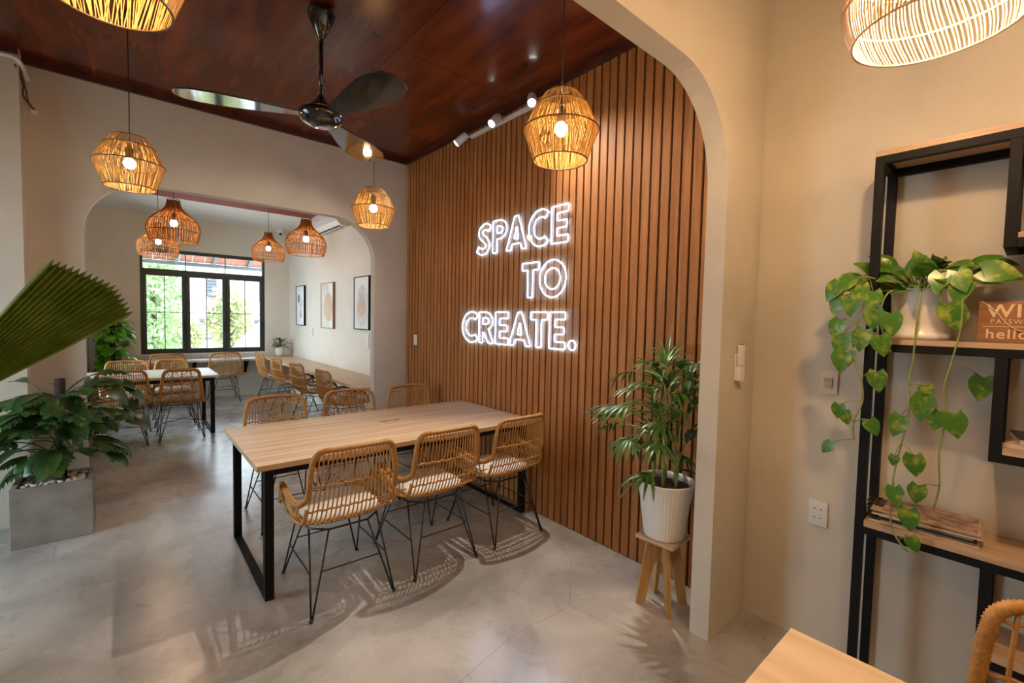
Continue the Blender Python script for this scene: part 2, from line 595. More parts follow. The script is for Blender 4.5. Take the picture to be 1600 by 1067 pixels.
# left wall of the back room with a side window
w_ = MB()
w_.box(-0.6, XB, 4.87, 7.1, 0, 3.45).box(-0.6, XB, 8.8, YW, 0, 3.45).box(-0.6, XB, 7.1, 8.8, 0, 0.2).box(-0.6, XB, 7.1, 8.8, 2.8, 3.45)
struct(w_, 'wall_left_back', 'plaster_daylit', 'cream left wall of the window room, daylight mixed into its colour')
# left wall of the front and middle rooms with a wide terrace door
w_ = MB()
w_.box(XL - 0.12, XL, -3.3, 2.95, 0, 3.45).box(XL - 0.12, XL, 4.35, 4.87, 0, 3.45).box(XL - 0.12, XL, 2.95, 4.35, 2.6, 3.45)
struct(w_, 'wall_left', 'plaster', 'cream left wall of the dining room')
struct(MB().box(XL - 0.12, XR, -3.3, -3.15, 0, 3.45), 'wall_front', 'plaster', 'cream wall behind the viewer')

struct(MB().box(XL, XR, 1.065, YB, ZC, ZC + 0.12), 'ceiling', 'ceiling', 'polished dark red wood ceiling over the dining room', 'ceiling')
struct(MB().box(XL, XR, -3.15, YF, ZC, ZC + 0.12), 'ceiling', 'white_paint', 'white ceiling over the front room', 'ceiling')
struct(MB().box(XB, XR, 8.1, YW, ZB, ZB + 0.12), 'ceiling', 'white_paint', 'white ceiling over the window end of the far room', 'ceiling')
struct(MB().box(XB, XR, 4.87, 8.1, ZB - 0.02, ZB + 0.12), 'ceiling', 'maroon', 'maroon wood ceiling just beyond the far archway', 'ceiling')
struct(MB().box(XL - 0.3, XR + 0.3, -3.4, 10.1, 3.45, 3.6), 'roof', 'white_paint', 'flat roof slab above the rooms', 'roof')
# dark mouldings under the wood ceiling
t_ = MB().box(-0.53, 2.47, YB - 0.025, YB, ZC - 0.05, ZC).box(-1.1, -0.53, 4.595, 4.62, ZC - 0.05, ZC)
struct(t_, 'trim_1', 'trimwood', 'dark brown moulding along the far edge of the wood ceiling', 'moulding')
struct(MB().box(2.435, 2.47, 1.07, YB - 0.025, ZC - 0.045, ZC), 'trim_2', 'trimwood', 'dark brown moulding above the slatted wall', 'moulding')

# slatted panelling on the right wall of the dining room
s_ = MB().box(2.485, XR, 1.065, YB, 0, ZC)
sl = MB()
pitch = 0.0672
y = 1.075
while y + 0.054 < YB:
    sl.box(2.468, 2.486, y, y + 0.052, 0.004, ZC - 0.012)
    y += pitch
bk = struct(s_, 'wall_slat_backing', 'slatgap', 'dark backing behind the vertical wood slats')
struct(sl, 'wall_slatted', 'slat', 'wall of vertical brown wood slats behind the neon lettering', 'wall')

# ------------------------------------------------------------------ the window
win = tag(bpy.data.objects.new('window_1', None), 'large black framed window with three casements looking onto a garden', 'window', kind='structure')
COL.objects.link(win)
win.location = (0, YW, 0)
f_ = MB()
fy0, fy1 = 0.03, 0.10
f_.box(WX0, WX0 + 0.04, fy0, fy1, WZ0, WZ1).box(WX1 - 0.04, WX1, fy0, fy1, WZ0, WZ1)
f_.box(WX0 + 0.04, WX1 - 0.04, fy0, fy1, WZ1 - 0.06, WZ1).box(WX0 + 0.04, WX1 - 0.04, fy0, fy1, WZ0, WZ0 + 0.04)
f_.box(WX0 + 0.04, WX1 - 0.04, fy0 - 0.008, fy1, 2.205, 2.275)
f_.box(0.806, 0.834, fy0, fy1, WZ0 + 0.04, 2.205).box(1.412, 1.440, fy0, fy1, WZ0 + 0.04, 2.205)
f_.box(0.814, 0.826, fy0 + 0.02, fy1, 2.275, WZ1 - 0.06).box(1.414, 1.426, fy0 + 0.02, fy1, 2.275, WZ1 - 0.06)
f_.build('window_frame', 'frame', win, bevel=0.003)
for a, b in ((WX0 + 0.04, 0.806), (0.834, 1.412), (1.440, WX1 - 0.04)):
    sb = MB()
    z0, z1, k = WZ0 + 0.04, 2.205, 0.045
    sb.box(a, a + k, 0.015, 0.075, z0, z1).box(b - k, b, 0.015, 0.075, z0, z1)
    sb.box(a + k, b - k, 0.015, 0.075, z0, z0 + k).box(a + k, b - k, 0.015, 0.075, z1 - k, z1)
    sash = sb.build('sash', 'frame', win, bevel=0.003)
    mm = MB()
    xm = (a + b) / 2
    mm.box(xm - 0.006, xm + 0.006, 0.035, 0.055, z0 + k, z1 - k).box(a + k, xm - 0.006, 0.035, 0.055, 1.53, 1.542).box(xm + 0.006, b - k, 0.035, 0.055, 1.53, 1.542)
    mm.build('muntin', 'frame', sash)
    MB().box(a + k, b - k, 0.043, 0.047, z0 + k, z1 - k).build('pane', 'glass', sash)
    hd = MB()
    hx = b - k / 2
    hd.box(hx - 0.008, hx + 0.008, -0.012, 0.015, 1.27, 1.40).box(hx - 0.006, hx + 0.006, -0.028, -0.012, 1.19, 1.40)
    hd.build('handle', 'black', sash)
for a, b in ((WX0 + 0.04, 0.814), (0.826, 1.414), (1.426, WX1 - 0.04)):
    MB().box(a, b, 0.06, 0.064, 2.275, WZ1 - 0.06).build('transom_pane', 'glass', win)
struct(MB().box(WX0 - 0.05, WX1 + 0.05, YW - 0.025, YW + 0.03, WZ0 - 0.028, WZ0), 'trim_3', 'white_paint', 'white sill under the black window', 'sill')

# side window and terrace door (out of the photo's view, they let the daylight in)
def glazed(name, x, y0, y1, z0, z1, n, label, cat):
    o = tag(bpy.data.objects.new(name, None), label, cat, kind='structure')
    COL.objects.link(o)
    b = MB()
    k = 0.05
    b.box(x - 0.03, x + 0.03, y0, y1, z0, z0 + k).box(x - 0.03, x + 0.03, y0, y1, z1 - k, z1)
    for i in range(n + 1):
        yy = y0 + (y1 - y0 - k) * i / n
        b.box(x - 0.03, x + 0.03, yy, yy + k, z0 + k, z1 - k)
    b.build('frame', 'frame', o)
    MB().box(x - 0.002, x + 0.002, y0 + k, y1 - k, z0 + k, z1 - k).build('pane', 'glass', o)


glazed('window_2', -0.52, 7.1, 8.8, 0.2, 2.8, 2, 'side window on the left of the far room', 'window')
glazed('door_1', XL - 0.06, 2.95, 4.35, 0.0, 2.6, 2, 'glazed terrace door on the left of the dining room', 'door')

# ------------------------------------------------------------------ outside
struct(MB().box(-14, 18, 10.05, 45, -0.4, -0.3).box(-25, XL - 0.2, -10, 10.05, -0.4, -0.3), 'ground', 'ground', 'pale paved ground outside the windows', 'ground')

ev = thing('tiled_eave', 'terracotta tiled eave on grey rafters outside the top of the window', 'roof', (0, 10.05, 0))
sl_ = Matrix.Translation((0, 1.75, 2.61)) @ Matrix.Rotation(-0.345, 4, 'X')
e_ = MB()
for i in range(24):
    x0 = -1.3 + i * 0.218
    for j in range(6):
        e_.box(x0, x0 + 0.210, -0.302 * (j + 1), -0.302 * j - 0.008, 0, 0.02, sl_)
e_.build('roof_tile', 'tile', ev)
MB().box(-1.4, 4.0, 1.70, 1.80, 2.53, 2.60).build('gutter_beam', 'eave', ev)
for i in range(9):
    x0 = -1.165 + i * 0.654
    MB().box(x0, x0 + 0.065, -1.80, 0.0, -0.06, -0.004, sl_).build('rafter', 'eave', ev)


def house(x0, x1, yf, z1, wins, label):
    h = thing('house', label, 'building', (0, yf, -0.3))
    wl = MB().box(x0, x1, 0, 5, 0, z1).build('house_wall', 'housewhite', h)
    MB().box(x0 - 0.3, x1 + 0.3, -0.35, 5.2, z1, z1 + 0.22).build('roof_slab', 'housewhite', h)
    for (a, b, c, d) in wins:
        w = MB()
        w.box(a, b, -0.05, 0.0, c, d)
        for k in range(7):
            zz = c + (d - c) * k / 7
            w.box(a, b, -0.09, -0.04, zz + 0.02, zz + (d - c) / 7 * 0.7)
        w.build('shutter', 'housegrey', h)


house(-3.0, 8.6, 24.0, 6.2, [(-1.0, -0.3, 0.7, 1.6), (1.25, 1.8, 0.7, 1.6), (2.42, 3.0, 0.7, 1.6), (4.2, 4.9, 0.7, 1.6), (2.72, 3.12, 2.45, 3.4), (0.6, 1.1, 2.45, 3.4), (4.8, 5.3, 2.45, 3.4)],
      'white house with grey louvred shutters seen through the window')
tag(MB().prism([(0, -0.3), (3.2, -0.3), (3.2, 3.4), (2.7, 3.4), (0, 0.55)], lambda u, v, w: (1.90 + u, 13.0 + w, v), 0, 0.25).build('sloping_wall', 'pebble'),
    'white wall with a sloping top, low at right in the window view', 'wall')


def leaf_cloud(c, r, n, size, rnd):
    b = MB()
    for i in range(n):
        while True:
            p = Vector((rnd.uniform(-1, 1), rnd.uniform(-1, 1), rnd.uniform(-1, 1)))
            if 0.25 < p.length < 1:
                break
        lump = 0.75 + 0.25 * math.sin(p.x * 7) * math.sin(p.y * 6 + 1) * math.sin(p.z * 8 + 2)
        q = Vector((c[0] + p.x * r[0] * lump, c[1] + p.y * r[1] * lump, c[2] + p.z * r[2] * lump))
        d = Vector((rnd.gauss(0, 1), rnd.gauss(0, 1), rnd.gauss(0, 1) - 0.3)).normalized()
        sd = d.orthogonal().normalized()
        sd = Matrix.Rotation(rnd.uniform(0, 6.28), 3, d) @ sd
        l = size * rnd.uniform(0.7, 1.3)
        w = l * 0.3
        up = d.cross(sd) * l * 0.1
        b.add([q, q + d * l * 0.45 + sd * w + up, q + d * l, q + d * l * 0.45 - sd * w + up], [(0, 1, 2), (0, 2, 3)], True)
    return b


def tree(x, y, h, r, n, mat, label):
    t = thing('garden_tree', label, 'tree', (x, y, -0.3), 0, 'trees outside the window')
    rnd = random.Random(int(x * 100 + y))
    MB().tube([(0, 0, 0), (0.05, 0, h * 0.35), (0, 0.05, h * 0.75)], [0.09, 0.07, 0.03], 8).build('trunk', 'bark', t)
    leaf_cloud((0, 0, h * 0.58), r, n, 0.14, rnd).build('crown', mat, t)


tree(0.50, 14.0, 3.6, (0.95, 1.0, 2.1), 2600, 'treeleaf', 'light green leafy tree filling the left casement view')
tree(2.35, 15.6, 2.9, (0.8, 0.8, 1.25), 1800, 'treeleafb', 'yellowish green bushy tree behind the right casement')
tree(-0.6, 16.2, 5.6, (1.3, 1.1, 2.0), 2000, 'treeleaf', 'taller green tree behind the left casement, reaching the eave')
tree(1.55, 18.5, 2.0, (0.75, 0.6, 0.8), 900, 'treeleafb', 'low shrub before the white house, middle casement')
tree(-5.6, 0.6, 3.2, (1.2, 1.4, 1.5), 700, 'treeleaf', 'green tree outside the terrace door on the left')


# ------------------------------------------------------------------ furniture
def table(name, label, loc, L, Wd, topmat, edge, slot=False, H=0.75):
    t = thing(name, label, 'table', loc)
    MB().box(0, L, 0, Wd, H - 0.03, H).build('tabletop', topmat, t, bevel=0.002)
    k = 0.045
    for x0 in (0.045, L - 0.045 - k):
        b = MB()
        b.box(x0, x0 + k, 0.04, 0.04 + k, 0, H - 0.03).box(x0, x0 + k, Wd - 0.04 - k, Wd - 0.04, 0, H - 0.03)
        b.box(x0, x0 + k, 0.04 + k, Wd - 0.04 - k, 0, 0.012).box(x0, x0 + k, 0.04 + k, Wd - 0.04 - k, H - 0.055, H - 0.03)
        b.build('leg_frame', 'black', t, bevel=0.002)
    for y0 in (0.05, Wd - 0.05 - 0.03):
        MB().box(0.045 + k, L - 0.045 - k, y0, y0 + 0.03, H - 0.075, H - 0.03).build('apron_rail', 'black', t)
    if slot:
        MB().box(L * 0.475, L * 0.475 + 0.16, Wd * 0.58, Wd * 0.58 + 0.014, H, H + 0.001).build('cable_slot', 'dark', t)
    return t


table('dining_table', 'long pale oak dining table on black steel legs against the slatted wall', (0.50, 2.572, 0), 1.955, 1.012, 'oak', 'oakedge', True)
table('dining_table', 'pale grey topped dining table in the window room beyond the archway', (-0.43, 6.80, 0), 1.335, 1.0, 'greytop', 'oakedge')
_fg = table('cafe_table', 'pale oak table corner at the bottom right, nearest the viewer', (0.35, -1.55, 0), 0.95, 1.932, 'oaky', 'oakedge')


# ---- rattan armchair
PROF = [(-.325, .865), (-.312, .76), (-.292, .66), (-.268, .57), (-.243, .505), (-.21, .462), (-.16, .440), (-.08, .430), (.02, .428), (.12, .432), (.20, .440), (.235, .436)]


def prof_at(t):
    x = t * (len(PROF) - 1)
    i = min(int(x), len(PROF) - 2)
    k = x - i
    a, b = PROF[i], PROF[i + 1]
    return a[0] + (b[0] - a[0]) * k, a[1] + (b[1] - a[1]) * k


PS = smooth_path([(0, a, b) for a, b in PROF], 4)


def shell(u, i):
    """point on the chair shell: u across -1..1, i index along PS from the top of the back to the seat front"""
    t = i / (len(PS) - 1)
    yy, zz = PS[i].y, PS[i].z
    w = 0.212 + 0.038 * min(1, t * 2.2) - 0.012 * max(0, t - 0.6) / 0.4
    back = max(0.0, 1 - t / 0.5)
    yy += 0.045 * back * u * u
    if t > 0.36:
        zz += 0.035 * (abs(u) ** 3) * min(1, (t - 0.36) / 0.15)
    return Vector((u * w, yy, zz))


def rim_path():
    n = 8
    rc = 0.065
    top_w = 0.212
    half = []
    # half of the top rail, rounded corner, then down the side of the back
    for k in range(6):
        u = k / 6 * (1 - rc / top_w)
        p = shell(u, 0)
        half.append(p + Vector((0, 0, 0.004 * math.cos(u * 3))))
    for k in range(n + 1):
        a = PI / 2 * k / n
        x = (top_w - rc) + rc * math.sin(a)
        z = 0.865 - rc + rc * math.cos(a)
        i = min(range(len(PS)), key=lambda j: abs(PS[j].z - z) + (0 if j < 18 else 9))
        q = shell(x / top_w, i)
        half.append(Vector((x, q.y, z)))
    side = []
    for z in (0.76, 0.71, 0.66, 0.63):
        i = min(range(22), key=lambda j: abs(PS[j].z - z))
        q = shell(1, i)
        side.append(Vector((q.x, q.y, z)))
    half += side
    arm = [(0.252, -0.205, 0.585), (0.262, -0.13, 0.575), (0.267, -0.03, 0.585), (0.268, 0.055, 0.602), (0.264, 0.115, 0.598), (0.256, 0.155, 0.560), (0.249, 0.19, 0.505), (0.242, 0.225, 0.462)]
    arm = smooth_path([side[-1]] + [Vector(a) for a in arm], 5)[1:]
    return half, arm


def dense(path, step):
    out = [path[0]]
    for a, b in zip(path[:-1], path[1:]):
        n = max(1, int((b - a).length / step + 0.5))
        for k in range(1, n + 1):
            out.append(a.lerp(b, k / n))
    return out


def hairpin(t, foot_x=0.22, foot_y=0.28, top=0.408):
    for sx in (-1, 1):
        for sy in (-1, 1):
            b = MB()
            ft = Vector((sx * foot_x, sy * foot_y, 0.012))
            b.tube([(sx * 0.185, sy * 0.115, top), ft], 0.0052, 6)
            b.tube([(sx * 0.105, sy * 0.185, top), ft + Vector((-sx * .006, 0, 0))], 0.0052, 6)
            b.ball((ft.x, ft.y, 0.0115), 0.0115, 10)
            b.build('leg', 'leg', t)


def lerp_leg(sx, sy, z, which):
    tp = Vector((sx * 0.185, sy * 0.115, 0.408)) if which else Vector((sx * 0.105, sy * 0.185, 0.408))
    ft = Vector((sx * 0.22, sy * 0.28, 0.012))
    k = (z - 0.012) / (0.408 - 0.012)
    return ft.lerp(tp, k)


def cushion(t, w, d, y0, z0, th):
    b = MB()
    n = 28
    rows = [(0.0, 0.86), (0.18, 0.97), (0.5, 1.0), (0.8, 0.965), (1.0, 0.84), (1.06, 0.5), (1.07, 0.0001)]
    vs, fs = [], []
    for (h, s) in rows:
        for k in range(n):
            a = 2 * PI * k / n
            e = 0.42
            ca, sa = math.cos(a), math.sin(a)
            x = math.copysign(abs(ca) ** e, ca) * w / 2 * s
            yy = math.copysign(abs(sa) ** e, sa) * d / 2 * s
            vs.append((x, y0 + yy, z0 + th * h))
    for i in range(len(rows) - 1):
        for k in range(n):
            fs.append((i * n + k, i * n + (k + 1) % n, (i + 1) * n + (k + 1) % n, (i + 1) * n + k))
    fs.append(tuple(range(n - 1, -1, -1)))
    b.add(vs, fs, True)
    return b.build('cushion', 'cushion', t)


def armchair(label, group, nrod=21, rr=0.0042, rimr=0.0165, cush=True):
    t = thing('rattan_armchair', label, 'chair', (0, 0, 0), 0, group)
    half, arm = rim_path()
    right = half + arm
    left = [Vector((-p.x, p.y, p.z)) for p in right]
    full = dense(list(reversed(left)) + right[1:], 0.0042)
    # wrapped rim: the radius ripples with the winding
    MB().tube(full, [rimr * (1.0 if k % 2 else 0.82) * (0.9 if abs(p.x) < 0.14 else 1.0) for k, p in enumerate(full)], 8).build('wrapped_rim', 'rim', t)
    sh = MB()
    NI = len(PS)
    rc = 0.065
    for k in range(nrod):
        u = -0.95 + 1.9 * k / (nrod - 1)
        x = abs(u) * 0.212
        drop = 0
        if x > 0.212 - rc:
            q = x - (0.212 - rc)
            drop = rc - math.sqrt(max(rc * rc - q * q, 0))
        i0 = min(range(14), key=lambda j: abs(PS[j].z - (0.862 - drop)))
        sh.tube([shell(u, i) for i in range(i0, NI, 2)] + [shell(u, NI - 1)], rr, 5)
    # side rods fanning from the seat edge up to the arm
    for s in (-1, 1):
        na = len(arm)
        for k in range(1, 11):
            f = k / 11
            ia = int(2 + (na - 4) * f)
            ib = int(18 + (NI - 1 - 18) * f)
            a, b = arm[ia], shell(0.97, ib)
            m = a.lerp(b, 0.5) + Vector((0.014, 0, -0.010))
            sh.tube([Vector((s * p.x, p.y, p.z)) for p in (a, m, b)], rr, 5)
    sh.build('woven_rods', 'rattan', t)
    bd = MB()

    def row(i, r=0.0058, u1=1.0):
        bd.tube([shell(-u1 + 2 * u1 * k / 16, i) + Vector((0, 0, 0.003 * (-1) ** k)) for k in range(17)], r, 5)
    row(2, 0.0045, 0.93)
    for i in (7, 13, 18, 22, 27, 33, 39):
        row(i)
    row(NI - 1, 0.010)
    for s in (-1, 1):   # lower edge and a mid band on the arms
        bd.tube([Vector((s * p.x, p.y, p.z)) for p in [shell(1.0, i) for i in range(12, NI, 2)]], 0.007, 6)
        bd.tube([Vector((s * q.x, q.y, q.z)) for q in [arm[2 + int((len(arm) - 4) * k / 8)].lerp(shell(.97, 18 + int((NI - 19) * k / 8)), 0.5) + Vector((.012, 0, -.008)) for k in range(9)]], 0.0045, 5)
    bd.build('binding', 'rattan', t)
    if cush:
        cushion(t, 0.41, 0.40, 0.015, 0.442, 0.042)
    sf = MB()
    ring = [(0.185, 0.115), (0.105, 0.185), (-0.105, 0.185), (-0.185, 0.115), (-0.185, -0.115), (-0.105, -0.185), (0.105, -0.185), (0.185, -0.115)]
    sf.tube([(a, b, 0.411) for a, b in ring], 0.006, 6, closed=True)
    sf.build('seat_ring', 'leg', t)
    hairpin(t)
    br = MB()
    z = 0.205
    for sx in (-1, 1):
        br.tube([lerp_leg(sx, -1, z, True), lerp_leg(sx, 1, z, True)], 0.004, 6)
    for sy in (-1, 1):
        br.tube([lerp_leg(-1, sy, z + .015, False), lerp_leg(1, sy, z + .015, False)], 0.004, 6)
    br.build('brace', 'leg', t)
    return t


GA = 'rattan armchairs with black hairpin legs'
chair0 = armchair('rattan armchair with white cushion, leftmost on the near side of the long oak table', GA)
chair0.location = (0.905, 2.56, 0)
chair0.rotation_euler = (0, 0, math.radians(-1.0))
spots = [
    (1.478, 2.57, 0, 'rattan armchair with white cushion, middle one on the near side of the long oak table'),
    (2.060, 2.57, 1, 'rattan armchair with white cushion, near side of long oak table, beside the slatted wall'),
    (0.92, 3.715, 180, 'rattan armchair on the far side of the long oak table, at its free left end'),
    (1.515, 3.72, 179, 'rattan armchair in the middle of the far side of the long oak table'),
    (2.10, 3.70, 181, 'rattan armchair on the far side of the long oak table, touching the slatted wall corner'),
    (-0.04, 6.87, 0, 'rattan armchair at the far table, its back partly hidden by leaves of the planter'),
    (0.01, 7.63, 180, 'rattan armchair facing us across the grey topped table, in front of the leafy green plant'),
    (0.495, 9.36, 2, 'rattan armchair at the window counter, left one under the window'),
    (1.31, 9.34, -3, 'rattan armchair at the window counter, right one with its whole back showing'),
    (2.03, 8.72, -86, 'rattan armchair at the side counter, farthest, closest to the window'),
    (2.055, 7.76, -84, 'rattan armchair at the side counter, second from the window'),
    (2.075, 6.72, -83, 'rattan armchair at the side counter, third from the window'),
    (2.10, 5.66, -86, 'rattan armchair at the side counter, nearest the archway'),
]
for x, yy, a, lab in spots:
    copy_tree(chair0, (x, yy, 0), math.radians(a), lab)

fgc = armchair('rattan chair with thick wrapped rim at the bottom right corner, beside the near table', GA, nrod=12, rr=0.0056, rimr=0.0185, cush=False)
fgc.location = (1.345, -0.176, 0)
fgc.rotation_euler = (0, 0, math.radians(92))


# ---- armless rattan chair with leaf-pattern back
def leaf_chair(label, group):
    t = thing('rattan_side_chair', label, 'chair', (0, 0, 0), 0, group)
    pts = []
    prof = [(-.285, .845), (-.262, .72), (-.238, .60), (-.215, .50), (-.175, .445), (-.09, .428), (.04, .425), (.16, .43), (.225, .432)]
    ps = smooth_path([(0, a, b) for a, b in prof], 4)
    n = len(ps)

    def sh(u, i):
        tt = i / (n - 1)
        w = 0.175 + 0.055 * min(1, tt * 1.9)
        return Vector((u * w, ps[i].y + 0.02 * u * u * max(0, 1 - tt * 2), ps[i].z))
    rc = 0.06
    half = [sh(k / 5 * 0.62, 0) for k in range(6)]
    for k in range(1, 9):
        a = PI / 2 * k / 8
        half.append(Vector((0.175 - rc + rc * math.sin(a), sh(0.9, 0).y + 0.012 * k / 8, 0.845 - rc + rc * math.cos(a))))
    half += [sh(1, i) for i in range(4, n - 2)]
    half += [Vector((0.222, 0.232, 0.432)), Vector((0.17, 0.248, 0.432)), Vector((0.08, 0.252, 0.432)), Vector((0, 0.253, 0.432))]
    full = dense(half + [Vector((-p.x, p.y, p.z)) for p in reversed(half[1:-1])], 0.004)
    MB().tube(full, [0.0205 if k % 2 else 0.0185 for k in range(len(full))], 8, closed=True).build('wrapped_rim', 'rim', t)
    b = MB()
    for u in (-0.5, 0, 0.5):
        b.tube([sh(u, i) for i in range(0, n, 2)], 0.0075, 6)
    for i in range(1, n - 1, 1):
        for (ua, ub) in ((0.02, 0.48), (0.52, 0.96), (-0.02, -0.48), (-0.52, -0.96)):
            j = max(0, i - 3)
            b.tube([sh(ua, i), sh(ub, j)], 0.0044, 4)
    b.build('leaf_pattern_weave', 'rattan', t)
    cushion(t, 0.40, 0.38, 0.03, 0.446, 0.04)
    b = MB()
    ring = [(0.185, 0.115), (0.105, 0.185), (-0.105, 0.185), (-0.185, 0.115), (-0.185, -0.115), (-0.105, -0.185), (0.105, -0.185), (0.185, -0.115)]
    b.tube([(p, q, 0.411) for p, q in ring], 0.006, 6, closed=True)
    b.build('seat_ring', 'leg', t)
    hairpin(t)
    b = MB()
    b.tube([lerp_leg(-1, -1, .2, True), lerp_leg(1, 1, .2, True)], 0.004, 6)
    b.tube([lerp_leg(1, -1, .205, True), lerp_leg(-1, 1, .205, True)], 0.004, 6)
    b.build('brace', 'leg', t)
    return t


lc = leaf_chair('armless rattan chair with leaf pattern back, near side of the grey topped table', 'armless rattan chairs')
lc.location = (0.507, 6.95, 0)
copy_tree(lc, (0.50, 7.86, 0), PI, 'armless rattan chair with leaf pattern back, facing us across the grey topped table')

# ---- counters in the window room
ct = thing('wall_counter', 'pale wood bar counter along the right wall of the window room', 'counter', (0, 0, 0))
MB().box(1.97, 2.50, 4.90, 9.79, 0.705, 0.738).build('counter_top', 'oaky', ct, bevel=0.002)
ct2 = thing('window_counter', 'pale wood bar counter under the black window', 'counter', (0, 0, 0))
MB().box(0.17, 1.965, 9.20, 9.79, 0.705, 0.738).build('counter_top', 'greytop', ct2, bevel=0.002)


def bracket(par, p, d):
    b = MB()
    q = Matrix.Translation(p) @ Matrix.Rotation(d, 4, 'Z')
    b.box(-0.02, 0.02, -0.32, 0.0, -0.025, 0, q).box(-0.02, 0.02, -0.025, 0, -0.27, -0.025, q)
    b.prism([(-0.03, -0.24), (-0.03, -0.19), (-0.27, -0.03), (-0.29, -0.03)], lambda u, v, w: q @ Vector((w, u, v)), -0.012, 0.012)
    b.build('bracket', 'black', par)


for x in (0.3, 0.92, 1.72):
    bracket(ct2, (x, 9.79, 0.703), 0)
for yy in (5.3, 6.35, 7.3, 8.25):
    bracket(ct, (2.50, yy, 0.703), -PI / 2)


# ------------------------------------------------------------------ pendant lamps
def cord_socket(t, ztop, zb, mat='dark'):
    MB().tube([(0, 0, zb + 0.10), (0.002, 0.001, (zb + ztop) / 2), (0, 0, ztop - 0.004)], 0.0028, 6).build('cord', 'dark', t)
    MB().lathe([(0.045, ztop - 0.022), (0.045, ztop - 0.004), (0.02, ztop - 0.001)], 20).build('ceiling_cup', 'dark', t)
    MB().lathe([(0.012, zb + 0.105), (0.02, zb + 0.09), (0.022, zb + 0.035), (0.018, zb + 0.03)][::-1], 14).build('socket', 'dark', t)


def bulb(t, zb, r=0.032, mat='bulb'):
    b = MB()
    b.lathe([(1e-4, zb - r), (r * .6, zb - r * .8), (r, zb), (r * .8, zb + r * .6), (r * .45, zb + r * 1.05), (0.012, zb + 0.04)], 12)
    b.build('bulb', mat, t)


def ribbon(b, p, q, w, nrm_c):
    p, q = Vector(p), Vector(q)
    m = (p + q) / 2
    out = Vector((m.x - nrm_c[0], m.y - nrm_c[1], 0)).normalized()
    sd = (q - p).cross(out).normalized() * w / 2
    o = out * 0.0009
    b.add([p - sd + o, p + sd + o, q + sd + o, q - sd + o, p - sd - o, p + sd - o, q + sd - o, q - sd - o],
          [(0, 1, 2, 3), (7, 6, 5, 4), (0, 4, 5, 1), (3, 2, 6, 7), (0, 3, 7, 4), (1, 5, 6, 2)])


TIER = [(0.082, 0.303), (0.125, 0.245), (0.175, 0.140), (0.125, 0.0)]


def diamond_lamp(label, loc, seed):
    t = thing('pendant_lamp', label, 'pendant lamp', loc, 0, 'woven diamond pendant lamps')
    rnd = random.Random(seed)
    sh = MB()
    for (r0, z0), (r1, z1), n in ((TIER[0], TIER[1], 150), (TIER[1], TIER[2], 230), (TIER[2], TIER[3], 210)):
        for k in range(n):
            a = 2 * PI * (k + rnd.uniform(-.3, .3)) / n
            da = rnd.choice((-1, 1)) * rnd.uniform(0.01, 0.10)
            ribbon(sh, (r0 * math.cos(a), r0 * math.sin(a), z0), (r1 * math.cos(a + da), r1 * math.sin(a + da), z1), rnd.uniform(0.0016, 0.0032), (0, 0))
    sh.build('shade', 'shade', t)
    for r, z in TIER:
        hp = MB()
        hp.tube([(r * 1.005 * math.cos(2 * PI * k / 40), r * 1.005 * math.sin(2 * PI * k / 40), z) for k in range(40)], 0.0032, 6, closed=True)
        hp.build('hoop', 'hoop', t)
    cord_socket(t, ZC - loc[2], 0.145)
    bulb(t, 0.145)
    return t


diamond_lamp('woven diamond pendant lamp above the dining room floor at left, in front of far archway', (0.034, 3.655, 2.285), 1)
diamond_lamp('woven diamond pendant lamp hanging before the right side of the far archway', (1.58, 3.65, 2.285), 2)
diamond_lamp('woven diamond pendant lamp before the slatted wall, beside the track spotlights', (1.572, 1.514, 2.285), 3)
diamond_lamp('woven diamond pendant lamp cut off by the top left edge of the picture', (-0.02, 1.50, 2.283), 4)

ONION = [(0.195, 0), (0.215, 0.055), (0.225, 0.12), (0.215, 0.175), (0.185, 0.225), (0.14, 0.270), (0.10, 0.305), (0.072, 0.34), (0.058, 0.38), (0.053, 0.425)]


def onion_lamp(label, loc, ceil, sc=1.0, mat='onion', hoopmat='hoop', n=60, rod=0.0035, skew=0.0, group='onion shaped rattan pendant lamps', bm='bulb', bz=0.185):
    t = thing('rattan_pendant', label, 'pendant lamp', loc, 0, group)
    prof = smooth_path([(r * sc, 0, z * sc) for r, z in ONION], 3)
    sh = MB()
    for k in range(n):
        a = 2 * PI * k / n + 0.25 * PI / n * math.sin(k * 2.3)
        pts = []
        for i, p in enumerate(prof[::2] if skew == 0 else prof):
            q = a + skew * p.z / (0.425 * sc)
            pts.append((p.x * math.cos(q), p.x * math.sin(q), p.z))
        sh.tube(pts, rod, 4, caps=False)
    sh.build('shade', mat, t)
    for i in (0, 5, 11, 17, 27):
        hp = MB()
        p = prof[min(i, len(prof) - 1)]
        hp.tube([(p.x * 1.004 * math.cos(2 * PI * k / 40), p.x * 1.004 * math.sin(2 * PI * k / 40), p.z) for k in range(40)], 0.0034, 5, closed=True)
        hp.build('hoop', hoopmat, t)
    cord_socket(t, ceil - loc[2], bz * sc)
    bulb(t, bz * sc, 0.034, bm)
    return t


